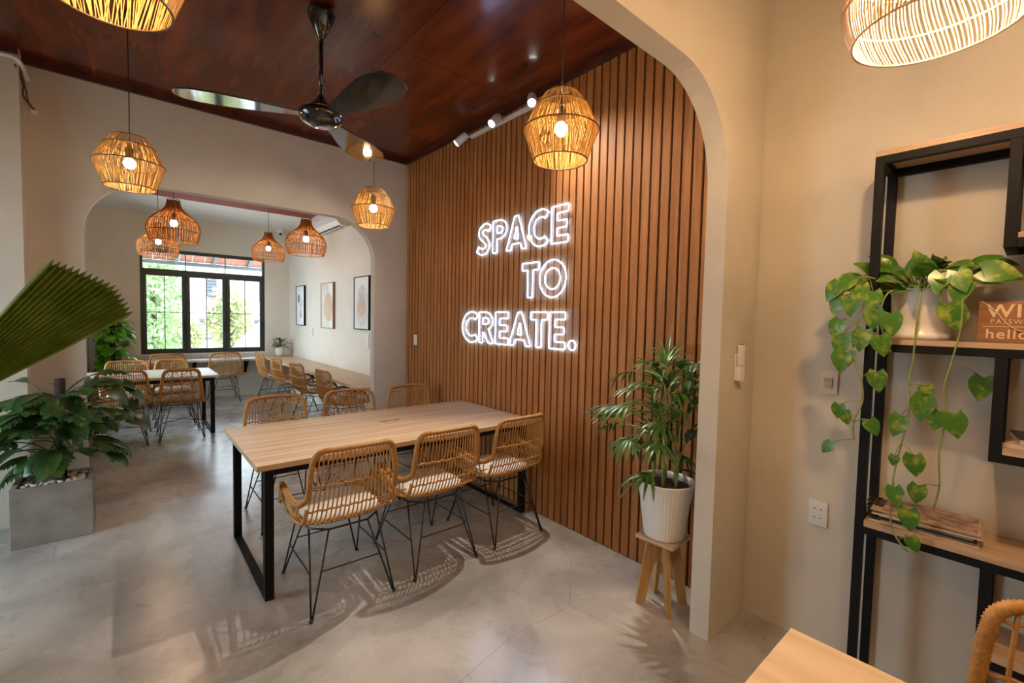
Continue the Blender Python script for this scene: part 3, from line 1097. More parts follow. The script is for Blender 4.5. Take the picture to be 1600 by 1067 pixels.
onion_lamp('onion shaped rattan pendant lamp, large front one at left through the far archway', (0.39, 5.80, 2.255), ZB - 0.02)
onion_lamp('onion shaped rattan pendant lamp, front one at right beside the air conditioner', (1.655, 5.75, 2.255), ZB - 0.02)
onion_lamp('onion shaped rattan pendant lamp, partly behind the larger one at left', (0.345, 7.58, 2.27), ZB - 0.02)
onion_lamp('onion shaped rattan pendant lamp hanging before the upper right of the window', (1.655, 7.62, 2.34), ZB - 0.02)
FG = 'pale rattan pendant lamps of the front room'
onion_lamp('pale rattan pendant lamp cut off by the top right edge of the picture', (1.58, 0.213, 2.295), ZC, 0.875, 'paleshade', 'paleshade', 128, 0.0022, 0.5, FG, 'bulbfg')
onion_lamp('unseen pale rattan pendant lamp added over the viewer to light the front room', (-0.05, 0.0, 2.40), ZC, 0.875, 'paleshade', 'paleshade', 128, 0.0022, 0.5, FG, 'bulbfg')  # added lamp out of view, brightens the front room
onion_lamp('unseen pale rattan pendant lamp added behind the viewer at right as fill light', (1.45, -1.5, 2.295), ZC, 0.875, 'paleshade', 'paleshade', 128, 0.0022, 0.5, FG, 'bulbfg')  # second added lamp, unseen behind the camera, for more warm light

# ------------------------------------------------------------------ ceiling fan
fan = thing('ceiling_fan', 'glossy black ceiling fan hanging from the red wood ceiling', 'ceiling fan', (0.888, 2.80, ZC))
MB().lathe([(0.014, -0.175), (0.022, -0.165), (0.05, -0.11), (0.074, -0.055), (0.078, -0.035), (0.066, -0.012), (0.05, -0.001)], 28).build('canopy', 'fan', fan)
MB().lathe([(0.0125, -0.52), (0.0125, -0.17)], 14).build('rod', 'fan', fan)
MB().lathe([(0.085, -0.578), (0.06, -0.555), (0.035, -0.53), (0.018, -0.505), (0.013, -0.49)], 24).build('bell', 'fan', fan)
MB().lathe([(1e-4, -0.672), (0.05, -0.670), (0.095, -0.655), (0.118, -0.632), (0.124, -0.612), (0.115, -0.592), (0.085, -0.578), (1e-4, -0.575)], 36).build('motor_hub', 'fan', fan)
for ang in (160, 40, 280):
    b = MB()
    out = [(0.10, 0.045), (0.2, 0.065), (0.35, 0.105), (0.5, 0.13), (0.62, 0.125), (0.69, 0.095), (0.72, 0.04)]
    poly = [(x, w) for x, w in out] + [(0.722, -0.02)] + [(x, -w * 0.72) for x, w in reversed(out[:-1])]
    q = Matrix.Translation((0, 0, -0.615)) @ Matrix.Rotation(math.radians(ang), 4, 'Z') @ Matrix.Rotation(math.radians(-7), 4, 'X')
    b.prism(poly, lambda u, v, w: q @ Vector((u, v, w)), -0.004, 0.004)
    b.build('blade', 'fan', fan, bevel=0.002)

# ------------------------------------------------------------------ track spotlights
tr = thing('track_light', 'white track with three spotlights at the top of the slatted wall', 'track light', (2.466, 3.0, 3.205))
MB().box(-0.03, 0, -0.52, 0.50, -0.012, 0.018).build('rail', 'white', tr, bevel=0.003)


def spot(yo, head, aim, energy, size):
    head = Vector(head)
    a = Vector(aim).normalized()
    b = MB()
    b.tube([(-0.03, yo, 0.0), (-0.06, yo, 0.0), head - a * 0.02], 0.007, 8)
    b.build('arm', 'white', tr)
    b = MB()
    b.lathe([(0.012, -0.075), (0.030, -0.07), (0.034, -0.05), (0.036, 0.055), (0.032, 0.06), (0.030, 0.052)], 24, tuple(head), axis=a)
    hd = b.build('spot_head', 'white', tr)
    c = head + a * 0.0535
    MB().lathe([(1e-4, 0.003), (0.0285, 0.0015), (0.0285, 0)][::-1], 20, tuple(c), axis=a).build('lens', 'spotlens', hd)
    d = bpy.data.lights.new('spot_beam', 'SPOT')
    d.energy = energy
    d.color = (1.0, 0.88, 0.72)
    d.spot_size = size
    d.spot_blend = 0.6
    d.shadow_soft_size = 0.018
    o = bpy.data.objects.new('spot_beam', d)
    o.location = Vector(tr.location) + head + a * 0.066
    o.rotation_euler = a.to_track_quat('-Z', 'Y').to_euler()
    COL.objects.link(o)


spot(0.50, (-0.10, 0.55, -0.03), (-0.75, 0.45, -0.82), 45, 1.4)
spot(0.02, (-0.12, 0.02, -0.03), (-0.80, -0.15, -0.82), 60, 1.4)
spot(-0.40, (-0.12, -0.43, -0.02), (-0.55, -0.62, -0.85), 230, 1.9)


# ------------------------------------------------------------------ neon lettering
NH = 0.275
SW = 0.058


def arcp(cx, cz, rx, rz, a0, a1, n=16):
    return [(cx + rx * math.cos(math.radians(a0 + (a1 - a0) * k / n)), cz + rz * math.sin(math.radians(a0 + (a1 - a0) * k / n))) for k in range(n + 1)]


def glyph(ch, w):
    h, s = NH, SW
    if ch == 'E':
        a = s * 0.92
        return [[(0, 0), (w, 0), (w, a), (s, a), (s, (h - a) / 2), (w * .92, (h - a) / 2), (w * .92, (h + a) / 2), (s, (h + a) / 2), (s, h - a), (w, h - a), (w, h), (0, h)]]
    if ch == 'T':
        m = w / 2
        return [[(m - s / 2, 0), (m + s / 2, 0), (m + s / 2, h - s), (w, h - s), (w, h), (0, h), (0, h - s), (m - s / 2, h - s)]]
    if ch == 'A':
        m = w / 2
        k = (m - s * .2) / h
        zb0, zb1 = h * .18, h * .33
        i0 = [(m - (0.70 * h - zb1) * k * 0.62, zb1), (m + (0.70 * h - zb1) * k * 0.62, zb1), (m, h * 0.70)]
        return [[(0, 0), (s, 0), (s + zb0 * k * .9, zb0), (w - s - zb0 * k * .9, zb0), (w - s, 0), (w, 0), (m + s * .42, h), (m - s * .42, h)], i0]
    if ch in 'PR':
        rz = h * 0.29
        zc = h - rz
        rx = w * 0.55
        xc = w * 0.97 - rx
        outer = [(0, 0), (s, 0)]
        if ch == 'P':
            outer += [(s, h - 2 * rz)] + arcp(xc, zc, rx, rz, -90, 90)
        else:
            outer += [(s, h * .36), (w - s * 1.1, 0), (w + .01, 0), (w * .66, h - 2 * rz + .012)] + arcp(xc, zc, rx, rz, -62, 90)
        outer += [(0, h)]
        inner = [(s, zc - (rz - s * .85))] + arcp(xc, zc, rx - s * .95, rz - s * .85, -90, 90, 10) + [(s, zc + rz - s * .85)]
        return [outer, inner]
    if ch == 'C':
        rx, rz = w * .62, h / 2 + .004
        cx = rx
        return [arcp(cx, h / 2, rx, rz, 50, 310, 28) + arcp(cx, h / 2, rx - s, rz - s, 310 - 4, 54, 24)]
    if ch == 'O':
        return [arcp(w / 2, h / 2, w / 2, h / 2 + .004, 0, 348.75, 31), arcp(w / 2, h / 2, w / 2 - s, h / 2 - s, 0, 348.75, 31)]
    if ch == 'S':
        c = smooth_path([(w * .90, h * .80, 0), (w * .62, h * .895, 0), (w * .30, h * .80, 0), (w * .30, h * .62, 0), (w * .60, h * .46, 0), (w * .76, h * .28, 0), (w * .60, h * .12, 0), (w * .32, h * .105, 0), (w * .06, h * .20, 0)], 5)
        L, Rr = [], []
        for i, p in enumerate(c):
            t = (c[min(i + 1, len(c) - 1)] - c[max(i - 1, 0)]).normalized()
            n = Vector((-t.y, t.x, 0)) * s * .46
            L.append((p.x + n.x, p.y + n.y))
            Rr.append((p.x - n.x, p.y - n.y))
        return [L + Rr[::-1]]
    if ch == '.':
        return [arcp(w / 2, w / 2, w / 2, w / 2, 0, 345, 23)]


def neon_word(word, z0, lets, label, back):
    t = thing('neon_sign', label, 'neon sign', (2.452, 0, z0), 0, 'three lines of the neon lettering')
    for ch, ya, yb in lets:
        b = MB()
        for loop in glyph(ch, ya - yb):
            P = [Vector((0, ya - u, v)) for u, v in loop]
            # soften corners
            Q = []
            n = len(P)
            for i in range(n):
                a, c, e = P[i - 1], P[i], P[(i + 1) % n]
                la, le = (a - c).length, (e - c).length
                if min(la, le) > 0.024:
                    Q += [c.lerp(a, 0.006 / la), c.lerp(e, 0.006 / le)]
                else:
                    Q.append(c)
            b.tube(Q, 0.0030, 8, closed=True)
        b.build('letter', 'neon', t)
    pl = MB()
    pl.prism(back, lambda u, v, w: (w, u, v), 0.006, 0.010)
    pl.build('acrylic_backing', 'acrylic', t)
    return t


def rrect(y0, y1, z0, z1, r=0.03):
    return arcp(y1 - r, z1 - r, r, r, 0, 90, 5) + arcp(y0 + r, z1 - r, r, r, 90, 180, 5) + arcp(y0 + r, z0 + r, r, r, 180, 270, 5) + arcp(y1 - r, z0 + r, r, r, 270, 360, 5)


neon_word('SPACE', 2.110, [('S', 3.385, 3.175), ('P', 3.150, 2.955), ('A', 2.965, 2.712), ('C', 2.688, 2.470), ('E', 2.435, 2.263)],
          'white neon lettering reading SPACE, top line on the slatted wall', rrect(2.24, 3.41, -0.022, 0.30))
neon_word('TO', 1.712, [('T', 2.755, 2.560), ('O', 2.550, 2.272)],
          'white neon lettering reading TO, middle line on the slatted wall', rrect(2.25, 2.78, -0.022, 0.30))
neon_word('CREATE.', 1.321, [('C', 3.598, 3.355), ('R', 3.330, 3.125), ('E', 3.090, 2.920), ('A', 2.905, 2.640), ('T', 2.642, 2.452), ('E', 2.430, 2.266), ('.', 2.232, 2.162)],
          'white neon lettering reading CREATE with a full stop, bottom line', rrect(2.14, 3.625, -0.022, 0.30))


# ------------------------------------------------------------------ shelf unit on the right wall
sh = thing('shelf_unit', 'tall black steel shelf unit with wood boards along the right wall', 'shelf unit', (0, 0, 0))
k = 0.03
X0, X1 = 2.25, 2.505
Y1, Y0 = 0.455, -0.80
b = MB()
for x in (X0, X1 - k):
    for y0 in (Y1 - k, Y0):
        b.box(x, x + k, y0, y0 + k, 0, 2.2)
    b.box(x, x + k, Y0 + k, Y1 - k, 2.17, 2.2)
    b.box(x, x + k, Y0 + k, Y1 - k, 1.438, 1.468)
    b.box(x, x + k, Y0 + k, Y1 - k, 0.70, 0.73)
    b.box(x, x + k, 0.066, 0.096, 1.81, 2.17).box(x, x + k, Y0 + k, 0.066, 1.81, 1.84)
    b.box(x, x + k, 0.066, 0.096, 1.08, 1.438).box(x, x + k, Y0 + k, 0.066, 1.08, 1.11)
    b.box(x, x + k, 0.066, 0.096, 0.0, 0.70).box(x, x + k, Y0 + k, 0.066, 0.36, 0.39)
for z in (2.17, 1.438, 0.70):
    b.box(X0 + k, X1 - k, Y1 - k, Y1, z, z + k).box(X0 + k, X1 - k, Y0, Y0 + k, z, z + k)
for z in (1.81, 1.08, 0.36):
    b.box(X0 + k, X1 - k, 0.066, 0.096, z, z + k)
b.build('steel_frame', 'black', sh, bevel=0.0015)
for (za, zb, ya, yb) in ((2.2, 2.222, Y0, Y1), (1.468, 1.488, Y0 + k, Y1 - k), (0.73, 0.756, Y0 + k, Y1 - k), (1.84, 1.858, Y0 + k, 0.064), (1.11, 1.132, Y0 + k, 0.064), (0.39, 0.412, Y0 + k, 0.064)):
    MB().box(X0 + 0.002, X1 - 0.002, ya, yb, za, zb).build('shelf_board', 'shelfwood', sh)

# clipboards stacked on the low board
for i, (yy, rz, mt) in enumerate(((0.262, 0.05, 'oaky'), (0.265, 0.02, 'darkcover'), (0.255, 0.06, 'oaky'), (0.258, 0.035, 'shelfwood'))):
    lab = ('wooden menu clipboard at the bottom of the stack on the low shelf', 'dark covered menu lying second from the bottom of the stack',
           'wooden menu clipboard second from the top of the stack', 'wooden menu clipboard with a food photograph, topmost of the stack')[i]
    cb = thing('clipboard', lab, 'clipboard', (2.375, yy, 0.757 + i * 0.0145), rz, 'menus stacked on the low shelf')
    MB().box(-0.10, 0.10, -0.155, 0.155, 0, 0.006).build('board', mt, cb, bevel=0.001)
    MB().box(-0.088, 0.088, -0.145, 0.12, 0.006, 0.0095).build('paper', 'photo' if i == 3 else 'paper', cb)
    b = MB().box(-0.05, 0.05, 0.122, 0.150, 0.006, 0.010).tube([(-0.05, 0.138, 0.011), (-0.03, 0.176, 0.0125), (0.03, 0.176, 0.0125), (0.05, 0.138, 0.011)], 0.0028, 6)
    b.build('clip', 'clip', cb)
# glossy folded magazine on the small shelf
mg = thing('magazine', 'dark covered book on the small shelf at the right edge', 'book', (2.37, -0.07, 1.150), 0.15)
MB().box(-0.09, 0.09, -0.11, 0.11, 0.0, 0.018).build('pages', 'paper', mg)
MB().box(-0.093, 0.093, -0.113, 0.113, 0.018, 0.021).build('cover', 'darkcover', mg)
mg2 = thing('magazine', 'pale paper booklet under the dark covered book at the right edge', 'book', (2.36, -0.065, 1.133), -0.12)
MB().box(-0.10, 0.10, -0.12, 0.12, 0, 0.014).build('pages', 'paper', mg2)

# wooden wifi plaque
sg = thing('wifi_plaque', 'brown wooden plaque reading WIFI PASSWORD on the middle shelf', 'sign', (2.285, 0.145, 1.4885), 0.0)
MB().box(-0.012, 0.012, -0.33, 0, 0, 0.142).build('plaque', 'signwood', sg, bevel=0.003)
MB().box(-0.0135, -0.0118, -0.32, -0.012, 0.054, 0.0565).build('rule_line', 'signtext', sg)


MB().tube(smooth_path([(-0.0155, y - .145, z - 1.4885) for y, z in ((.138, 1.6305), (.129, 1.622), (.114, 1.608), (.099, 1.592), (.086, 1.57), (.068, 1.546), (.045, 1.531), (.01, 1.526), (-.04, 1.531), (-.09, 1.556), (-.13, 1.60), (-.16, 1.6305))], 4), 0.0015, 6).build('twine', 'paper', sg)


def text_mesh(body, size, name, mat, parent, y, z, weight=0.0, spacing=1.0):
    cu = bpy.data.curves.new(name, 'FONT')
    cu.body = body
    cu.size = size
    cu.offset = weight
    cu.space_character = spacing
    cu.extrude = 0.0008
    tmp = bpy.data.objects.new(name, cu)
    COL.objects.link(tmp)
    dg = bpy.context.evaluated_depsgraph_get()
    me = bpy.data.meshes.new_from_object(tmp.evaluated_get(dg))
    bpy.data.objects.remove(tmp)
    me.materials.clear()
    me.materials.append(M[mat])
    me.transform(Matrix(((0, 0, -1, -0.0125), (-1, 0, 0, y), (0, 1, 0, z), (0, 0, 0, 1))))
    o = bpy.data.objects.new(name, me)
    COL.objects.link(o)
    o.parent = parent
    return o


text_mesh('WIFI', 0.062, 'wifi_lettering', 'signtext', sg, -0.020, 0.088, 0.0011, 1.12)
text_mesh('PASSWORD', 0.021, 'password_lettering', 'signtext', sg, -0.030, 0.066, 0.0, 1.25)
text_mesh('hellos', 0.046, 'password_text', 'signtext', sg, -0.020, 0.015, 0.0005, 1.12)


# ------------------------------------------------------------------ leaves
HEART = [0.60, 0.97, 1.0, 0.97, 0.88, 0.76, 0.60, 0.42, 0.22, 0.0]


def leaf(b, base, d, up, L, Wd, shape='heart', droop=0.5, fold=0.25, n=8):
    """one leaf blade: base point, direction, up vector, length, width"""
    d = Vector(d).normalized()
    up = Vector(up)
    sd = d.cross(up)
    if sd.length < 1e-4:
        sd = d.orthogonal()
    sd.normalize()
    up = sd.cross(d).normalized()
    vs = []
    p = Vector(base)
    ang = 0.0
    for i in range(n + 1):
        s = i / n
        if shape == 'heart':
            tb = HEART
            q = s * (len(tb) - 1)
            qi = min(int(q), len(tb) - 2)
            w = Wd / 2 * (tb[qi] + (tb[qi + 1] - tb[qi]) * (q - qi))
        elif shape == 'lance':
            w = Wd / 2 * math.sin(PI * min(1, s * 0.97 + 0.03)) ** 0.8
        else:
            w = Wd / 2 * math.sin(PI * (s * .96 + .03)) ** 0.6
        cur = d * math.cos(ang) - up * math.sin(ang)
        nrm = up * math.cos(ang) + d * math.sin(ang)
        back = -cur * L * 0.17 if (shape == 'heart' and i == 0) else Vector((0, 0, 0))
        lift = nrm * (w * fold)
        vs += [p - sd * w + lift + back, p, p + sd * w + lift + back]
        p = p + cur * (L / n)
        ang += droop / n
    fs = []
    for i in range(n):
        a = i * 3
        fs += [(a, a + 1, a + 4, a + 3), (a + 1, a + 2, a + 5, a + 4)]
    b.add(vs, fs, True)


def lobed_leaf(b, base, d, up, L, droop, rnd):
    """large split leaf: lobes fanning off a midrib"""
    d = Vector(d).normalized()
    sd = d.cross(Vector(up)).normalized()
    n = sd.cross(d).normalized()
    P = []
    p = Vector(base)
    ang = 0
    for i in range(9):
        P.append((p.copy(), d * math.cos(ang) - n * math.sin(ang), n * math.cos(ang) + d * math.sin(ang)))
        p = p + P[-1][1] * L / 8
        ang += droop / 8
    # central body
    vs, fs = [], []
    for i, (q, c, nn) in enumerate(P):
        w = L * 0.17 * math.sin(PI * (i / 8 * .9 + .08)) + 0.002
        vs += [q - sd * w + nn * w * .3, q, q + sd * w + nn * w * .3]
    for i in range(8):
        a = i * 3
        fs += [(a, a + 1, a + 4, a + 3), (a + 1, a + 2, a + 5, a + 4)]
    b.add(vs, fs, True)
    for i in range(0, 8):
        q, c, nn = P[i]
        for s in (-1, 1):
            l = L * (0.42 - 0.03 * abs(i - 2)) * rnd.uniform(.85, 1.1)
            dd = (c * (0.35 + 0.10 * i) + sd * s).normalized()
            leaf(b, q + sd * s * L * 0.05 + nn * .003, dd, nn, l, L * 0.17, 'oval', 0.5, 0.1, 5)


def pot_soil(t, r, z):
    MB().lathe([(r, z - 0.01), (r * .98, z), (r * .5, z + 0.008), (1e-4, z + 0.01)], 24).build('soil', 'soil', t)


# ---- big cement planter at left with the lobed-leaf plant
pl = thing('planter', 'square grey cement planter on the floor at left, before the far arch wall', 'planter', (-0.38, 4.335, 0))
b = MB()
a, c, hh, th = 0.195, 0.17, 0.385, 0.028
b.box(-a, a, -c, -c + th, 0, hh).box(-a, a, c - th, c, 0, hh).box(-a, -a + th, -c + th, c - th, 0, hh).box(a - th, a, -c + th, c - th, 0, hh).box(-a + th, a - th, -c + th, c - th, 0, hh - 0.05)
b.build('box', 'concrete', pl, bevel=0.003)
MB().box(-a + th, a - th, -c + th, c - th, hh - 0.05, hh - 0.022).build('soil', 'soil', pl)
b = MB()
rnd = random.Random(5)
for i in range(230):
    x, yy = rnd.uniform(-a + th + .015, a - th - .015), rnd.uniform(-c + th + .012, c - th - .012)
    if math.hypot(x - .03, yy) < .04:
        continue
    r = rnd.uniform(0.007, 0.015)
    b.lathe([(1e-4, -r * .6), (r * .8, -r * .35), (r, 0), (r * .75, r * .45), (1e-4, r * .6)], 6, (x, yy, hh - 0.018 + rnd.uniform(-.003, .008)))
tag(b.build('pebbles', 'pebble', None, tuple(pl.location)), 'white pebbles covering the soil of the square cement planter', 'pebbles', kind='stuff')
vp = thing('philodendron', 'dark green plant with large split leaves growing from the cement planter', 'plant', (-0.38, 4.335, hh - 0.023))
MB().tube([(0.03, 0.03, 0), (0.032, 0.03, 0.70)], 0.028, 10).build('support_pole', 'mosspole', vp)
MB().tube([(0.02, -0.02, 0), (0.0, -0.02, 0.12), (0.03, 0.0, 0.28), (0.02, -0.01, 0.42)], [0.032, 0.028, 0.024, 0.018], 10).build('trunk', 'bark', vp)
lv, st = MB(), MB()
rnd = random.Random(21)
for i in range(62):
    az = rnd.uniform(0, 2 * PI)
    if math.sin(az) > 0.45 and rnd.random() < .7:
        az = -az
    el = rnd.uniform(-0.1, 0.85)
    z0 = 0.12 + 0.44 * i / 62
    ln = rnd.uniform(0.10, 0.36)
    dirv = Vector((math.cos(az) * math.cos(el), 0.75 * math.sin(az) * math.cos(el), math.sin(el)))
    p0 = Vector((0.02, -0.01, z0))
    p1 = p0 + dirv * ln
    if p1.y > 0.22:
        p1.y = 0.22
    st.tube(smooth_path([p0, p0.lerp(p1, .5) + Vector((0, 0, .035)), p1], 4), 0.0042, 5)
    ld = (dirv + Vector((0, 0, -0.45))).normalized()
    L = rnd.uniform(0.15, 0.25)
    if p1.y + ld.y * L > 0.28:
        ld.y = min(ld.y, -0.1)
    if rnd.random() < 0.55:
        lobed_leaf(lv, p1, ld, Vector((0, -.25, 1)), L, 0.8, rnd)
    else:
        leaf(lv, p1, ld, Vector((rnd.uniform(-.3, .3), -.3, 1)), L * .8, L * .48, 'oval', 0.8, .2)
# the arm of leaves that reaches right over the chairs
for (x, yy, z, L) in ((0.36, -.02, .66, .15), (0.40, -.05, .60, .16), (0.30, -.1, .62, .16), (0.33, 0, .55, .16), (0.42, -.02, .52, .13), (0.36, -.06, .46, .12), (0.25, -.12, .42, .14), (0.44, -.05, .42, .11), (.2, -.1, .70, .15)):
    p0, p1 = Vector((0.02, -0.01, 0.40)), Vector((x, yy, z))
    st.tube(smooth_path([p0, p0.lerp(p1, .5) + Vector((0, 0, .05)), p1], 4), 0.0036, 5)
    leaf(lv, p1, (rnd.uniform(-.3, .7), rnd.uniform(-.5, .2), rnd.uniform(-.9, -.2)), (rnd.uniform(-.3, .6), -.6, .8), L, L * .58, 'heart', .5, .15)
st.build('leaf_stalks', 'leafdark', vp)
lv.build('foliage', 'leafdark', vp)

# ---- fan palm leaf entering from the left
fp = thing('fan_palm', 'large pleated fan palm leaf reaching in from the left edge', 'plant', (-1.05, 2.95, 0))
MB().lathe([(0.13, 0), (0.17, 0.30), (0.18, 0.32), (0.165, 0.32), (0.155, 0.27), (1e-4, 0.265)], 28).build('pot', 'concrete', fp)
PB = Vector((0.30, 0.15, 0.99))
MB().tube(smooth_path([(0, 0, 0.26), (0.02, 0.02, 0.6), (0.12, 0.07, 0.86), PB], 6), 0.009, 8).build('leaf_stalk', 'vine', fp)
b = MB()
axis = Vector((0.72, 0.02, 0.79)).normalized()
nrm = Vector((0.25, -0.88, 0.25))
nrm = (nrm - nrm.dot(axis) * axis).normalized()
side = axis.cross(nrm).normalized()
rows = 9
NPL = 34
vs, fs = [], []
for i in range(NPL + 1):
    f = i / NPL
    a = -0.20 + 0.44 * f
    Lr = 0.965 - 0.10 * abs(f - .62)
    for j in range(rows + 1):
        s = 0.06 + 0.94 * j / rows
        rr = Lr * s
        if j == rows:
            rr = Lr * (1.0 + (0.028 if i % 2 else -0.012))
        pl_ = (0.011 if i % 2 else -0.011) * s
        bow = -0.10 * s * s + 0.10 * ((f - .5) ** 2) * s
        vs.append(PB + axis * rr * math.cos(a) + side * rr * math.sin(a) * 1.0 + nrm * (pl_ + bow))
for i in range(NPL):
    for j in range(rows):
        a_ = i * (rows + 1) + j
        fs.append((a_, a_ + 1, a_ + rows + 2, a_ + rows + 1))
b.add(vs, fs, False)
o = b.build('fan_leaf', 'leafpalm', fp)
sol = o.modifiers.new('thick', 'SOLIDIFY')
sol.thickness = 0.0015

# ---- leafy green plant in the window room corner
gp = thing('pothos_plant', 'bright green bushy plant left of the black window', 'plant', (-0.15, 9.33, 0))
MB().lathe([(0.12, 0), (0.15, 0.34), (0.16, 0.36), (0.145, 0.36), (0.14, 0.32), (1e-4, 0.315)], 24).build('pot', 'ceramic', gp)
MB().tube([(0, 0, 0.3), (0, 0, 1.3)], 0.03, 8).build('support_pole', 'mosspole', gp)
b = MB()
rnd = random.Random(11)
for i in range(210):
    z = 0.38 + 1.02 * (i / 210)
    az = rnd.uniform(0, 2 * PI)
    r = rnd.uniform(0.08, 0.21) * (1 - 0.3 * max(0, (z - 1.15) / .3))
    p = Vector((math.cos(az) * r, math.sin(az) * r, z))
    d = Vector((math.cos(az), math.sin(az), rnd.uniform(-.5, .3)))
    L = rnd.uniform(.12, .19)
    if p.x + d.x * L < -0.26:
        d.x = abs(d.x) * 0.2
        p.x = max(p.x, -.2)
    leaf(b, p, d, (0, 0, 1), L, L * .72, 'heart', .9, .12, 6)
b.build('foliage', 'leafbright', gp)

# ---- small plant on the counter corner
sp = thing('potted_plant', 'small green plant in a cream round pot on the counter corner by the window', 'plant', (2.27, 9.55, 0.739))
MB().lathe([(0.05, 0), (0.075, 0.03), (0.088, 0.09), (0.085, 0.15), (0.072, 0.185), (0.066, 0.185), (0.066, 0.165), (1e-4, 0.16)], 24).build('pot', 'ceramic', sp)
b, st = MB(), MB()
rnd = random.Random(3)
for i in range(46):
    az = rnd.uniform(0, 2 * PI)
    el = rnd.uniform(0.1, 1.3)
    ln = rnd.uniform(.10, .2)
    d = Vector((math.cos(az) * math.cos(el), math.sin(az) * math.cos(el), math.sin(el)))
    if d.y > 0.55 or d.x > 0.8:
        d.y *= .3
        d.x *= .5
    p1 = Vector((0, 0, .165)) + d * ln
    st.tube([(0, 0, .165), p1], 0.0025, 4)
    leaf(b, p1, d + Vector((0, 0, -.5)), (0, 0, 1), .085, .045, 'heart', .8, .1, 5)
st.build('stems', 'vine', sp)
b.build('foliage', 'leafdark', sp)

# ---- lady palm in a ribbed pot on a stool
SX, SY, SZ = 2.205, 1.275, 0.385
stl = thing('plant_stool', 'small golden wood stool under the ribbed white pot', 'stool', (SX, SY, 0), 0.06)
MB().box(-0.108, 0.108, -0.108, 0.108, SZ - 0.018, SZ).build('seat', 'shelfwood', stl, bevel=0.002)
for sx, sy in ((-1, -1), (-1, 1), (1, -1), (1, 1)):
    b = MB()
    dv = Vector((sx, sy, 0)).normalized()
    pv = Vector((-dv.y, dv.x, 0))
    for_poly = [(0.012, SZ - 0.018), (0.085, SZ - 0.018), (0.140, 0.0), (0.092, 0.0), (0.055, 0.20), (0.04, 0.235), (0.012, 0.245)]
    b.prism(for_poly, lambda u, v, w: tuple(dv * u + pv * w + Vector((0, 0, v))), -0.010, 0.010)
    b.build('leg', 'stoolwood', stl)
lp = thing('lady_palm', 'palm in a ribbed white pot on a small stool beside the near archway', 'plant', (SX, SY, SZ + 0.001))
PR = [(0.100, 0), (0.104, 0.01), (0.128, 0.20), (0.148, 0.288), (0.152, 0.298), (0.152, 0.305), (0.142, 0.305), (0.138, 0.285)]
nb = 132
vs, fs = [], []
for (r, z) in PR:
    for q in range(nb):
        am = 1 + (0.016 if (0.005 < z < 0.27) else 0.004) * math.cos(q / nb * 2 * PI * 44)
        a = 2 * PI * q / nb
        vs.append((r * am * math.cos(a), r * am * math.sin(a), z))
for i in range(len(PR) - 1):
    for q in range(nb):
        fs.append((i * nb + q, i * nb + (q + 1) % nb, (i + 1) * nb + (q + 1) % nb, (i + 1) * nb + q))
fs.append(tuple(range(nb - 1, -1, -1)))
MB().add(vs, fs, True).build('pot', 'ceramic', lp)
pot_soil(lp, 0.137, 0.27)
b, st = MB(), MB()
rnd = random.Random(17)


def lady_frond(p, d, L, n=9, spread=1.5):
    d = Vector(d).normalized()
    sd = d.cross(Vector((0, 0, 1))).normalized()
    for k in range(n):
        a = -spread / 2 + spread * k / (n - 1)
        dd = (d * math.cos(a) + sd * math.sin(a)).normalized()
        l = L * (1 - .25 * abs(a))
        # stay off the wall, the pillar
        e = p + dd * l
        if e.x > 0.215:
            dd.x -= (e.x - 0.215) / l
        if e.y < -0.16 and e.x > -0.22:
            dd.y += (-0.16 - e.y) / l
        dd.normalize()
        leaf(b, p, dd, (0, 0, 1), l, 0.017 + .003 * rnd.random(), 'lance', rnd.uniform(.7, 1.4), .35, 6)


canes = [(-.045, -.01, .86), (.03, .02, 1.0), (-.02, .06, .76), (.06, -.02, .90), (.0, -.06, .62)]
for i, (x, yy, hgt) in enumerate(canes):
    tip = Vector((x * 1.5 - .01, yy * 1.4 + .02, hgt * .84))
    st.tube(smooth_path([(x, yy, .27), (x * 1.1, yy * 1.1, .27 + (hgt - .27) * .5), tip], 5), [0.008] * 10 + [.006], 6)
    for m in range(8):
        az = i * 1.3 + m * 2.4 + rnd.uniform(-.4, .4)
        el = rnd.uniform(-0.05, 1.05)
        z0 = tip.z - 0.24 * m / 8
        p0 = Vector((tip.x, tip.y, max(z0, .36)))
        dv = Vector((math.cos(az) * math.cos(el), math.sin(az) * math.cos(el), math.sin(el)))
        if dv.x > 0.15:
            dv.x *= 0.3
        if dv.y < -.2:
            dv.y *= .45
        p1 = p0 + dv * rnd.uniform(.12, .24)
        p1.x = min(p1.x, .17)
        st.tube(smooth_path([p0, p0.lerp(p1, .5) + Vector((0, 0, .02)), p1], 3), 0.0028, 4)
        lady_frond(p1, dv + Vector((0, 0, -.25)), rnd.uniform(.16, .25), rnd.randint(6, 9), rnd.uniform(1.2, 2.0))
for (x, yy, z, dx, dy, L) in ((-.05, .02, .50, -1, .3, .16), (-.04, 0, .46, -1, -.2, .15), (.03, -.03, .36, .3, -.8, .14), (-.06, .03, .32, -.9, .3, .12)):
    leaf(b, (x, yy, z), (dx, dy, .1), (0, 0, 1), L, L * .3, 'oval', .6, .2, 6)
st.build('canes', 'vine', lp)
b.v = [(min(x, 0.25), max(y, -0.195) if x > -0.12 else y, z) for x, y, z in b.v]   # kept clear of wall and pillar
b.build('fronds', 'leaflady', lp)

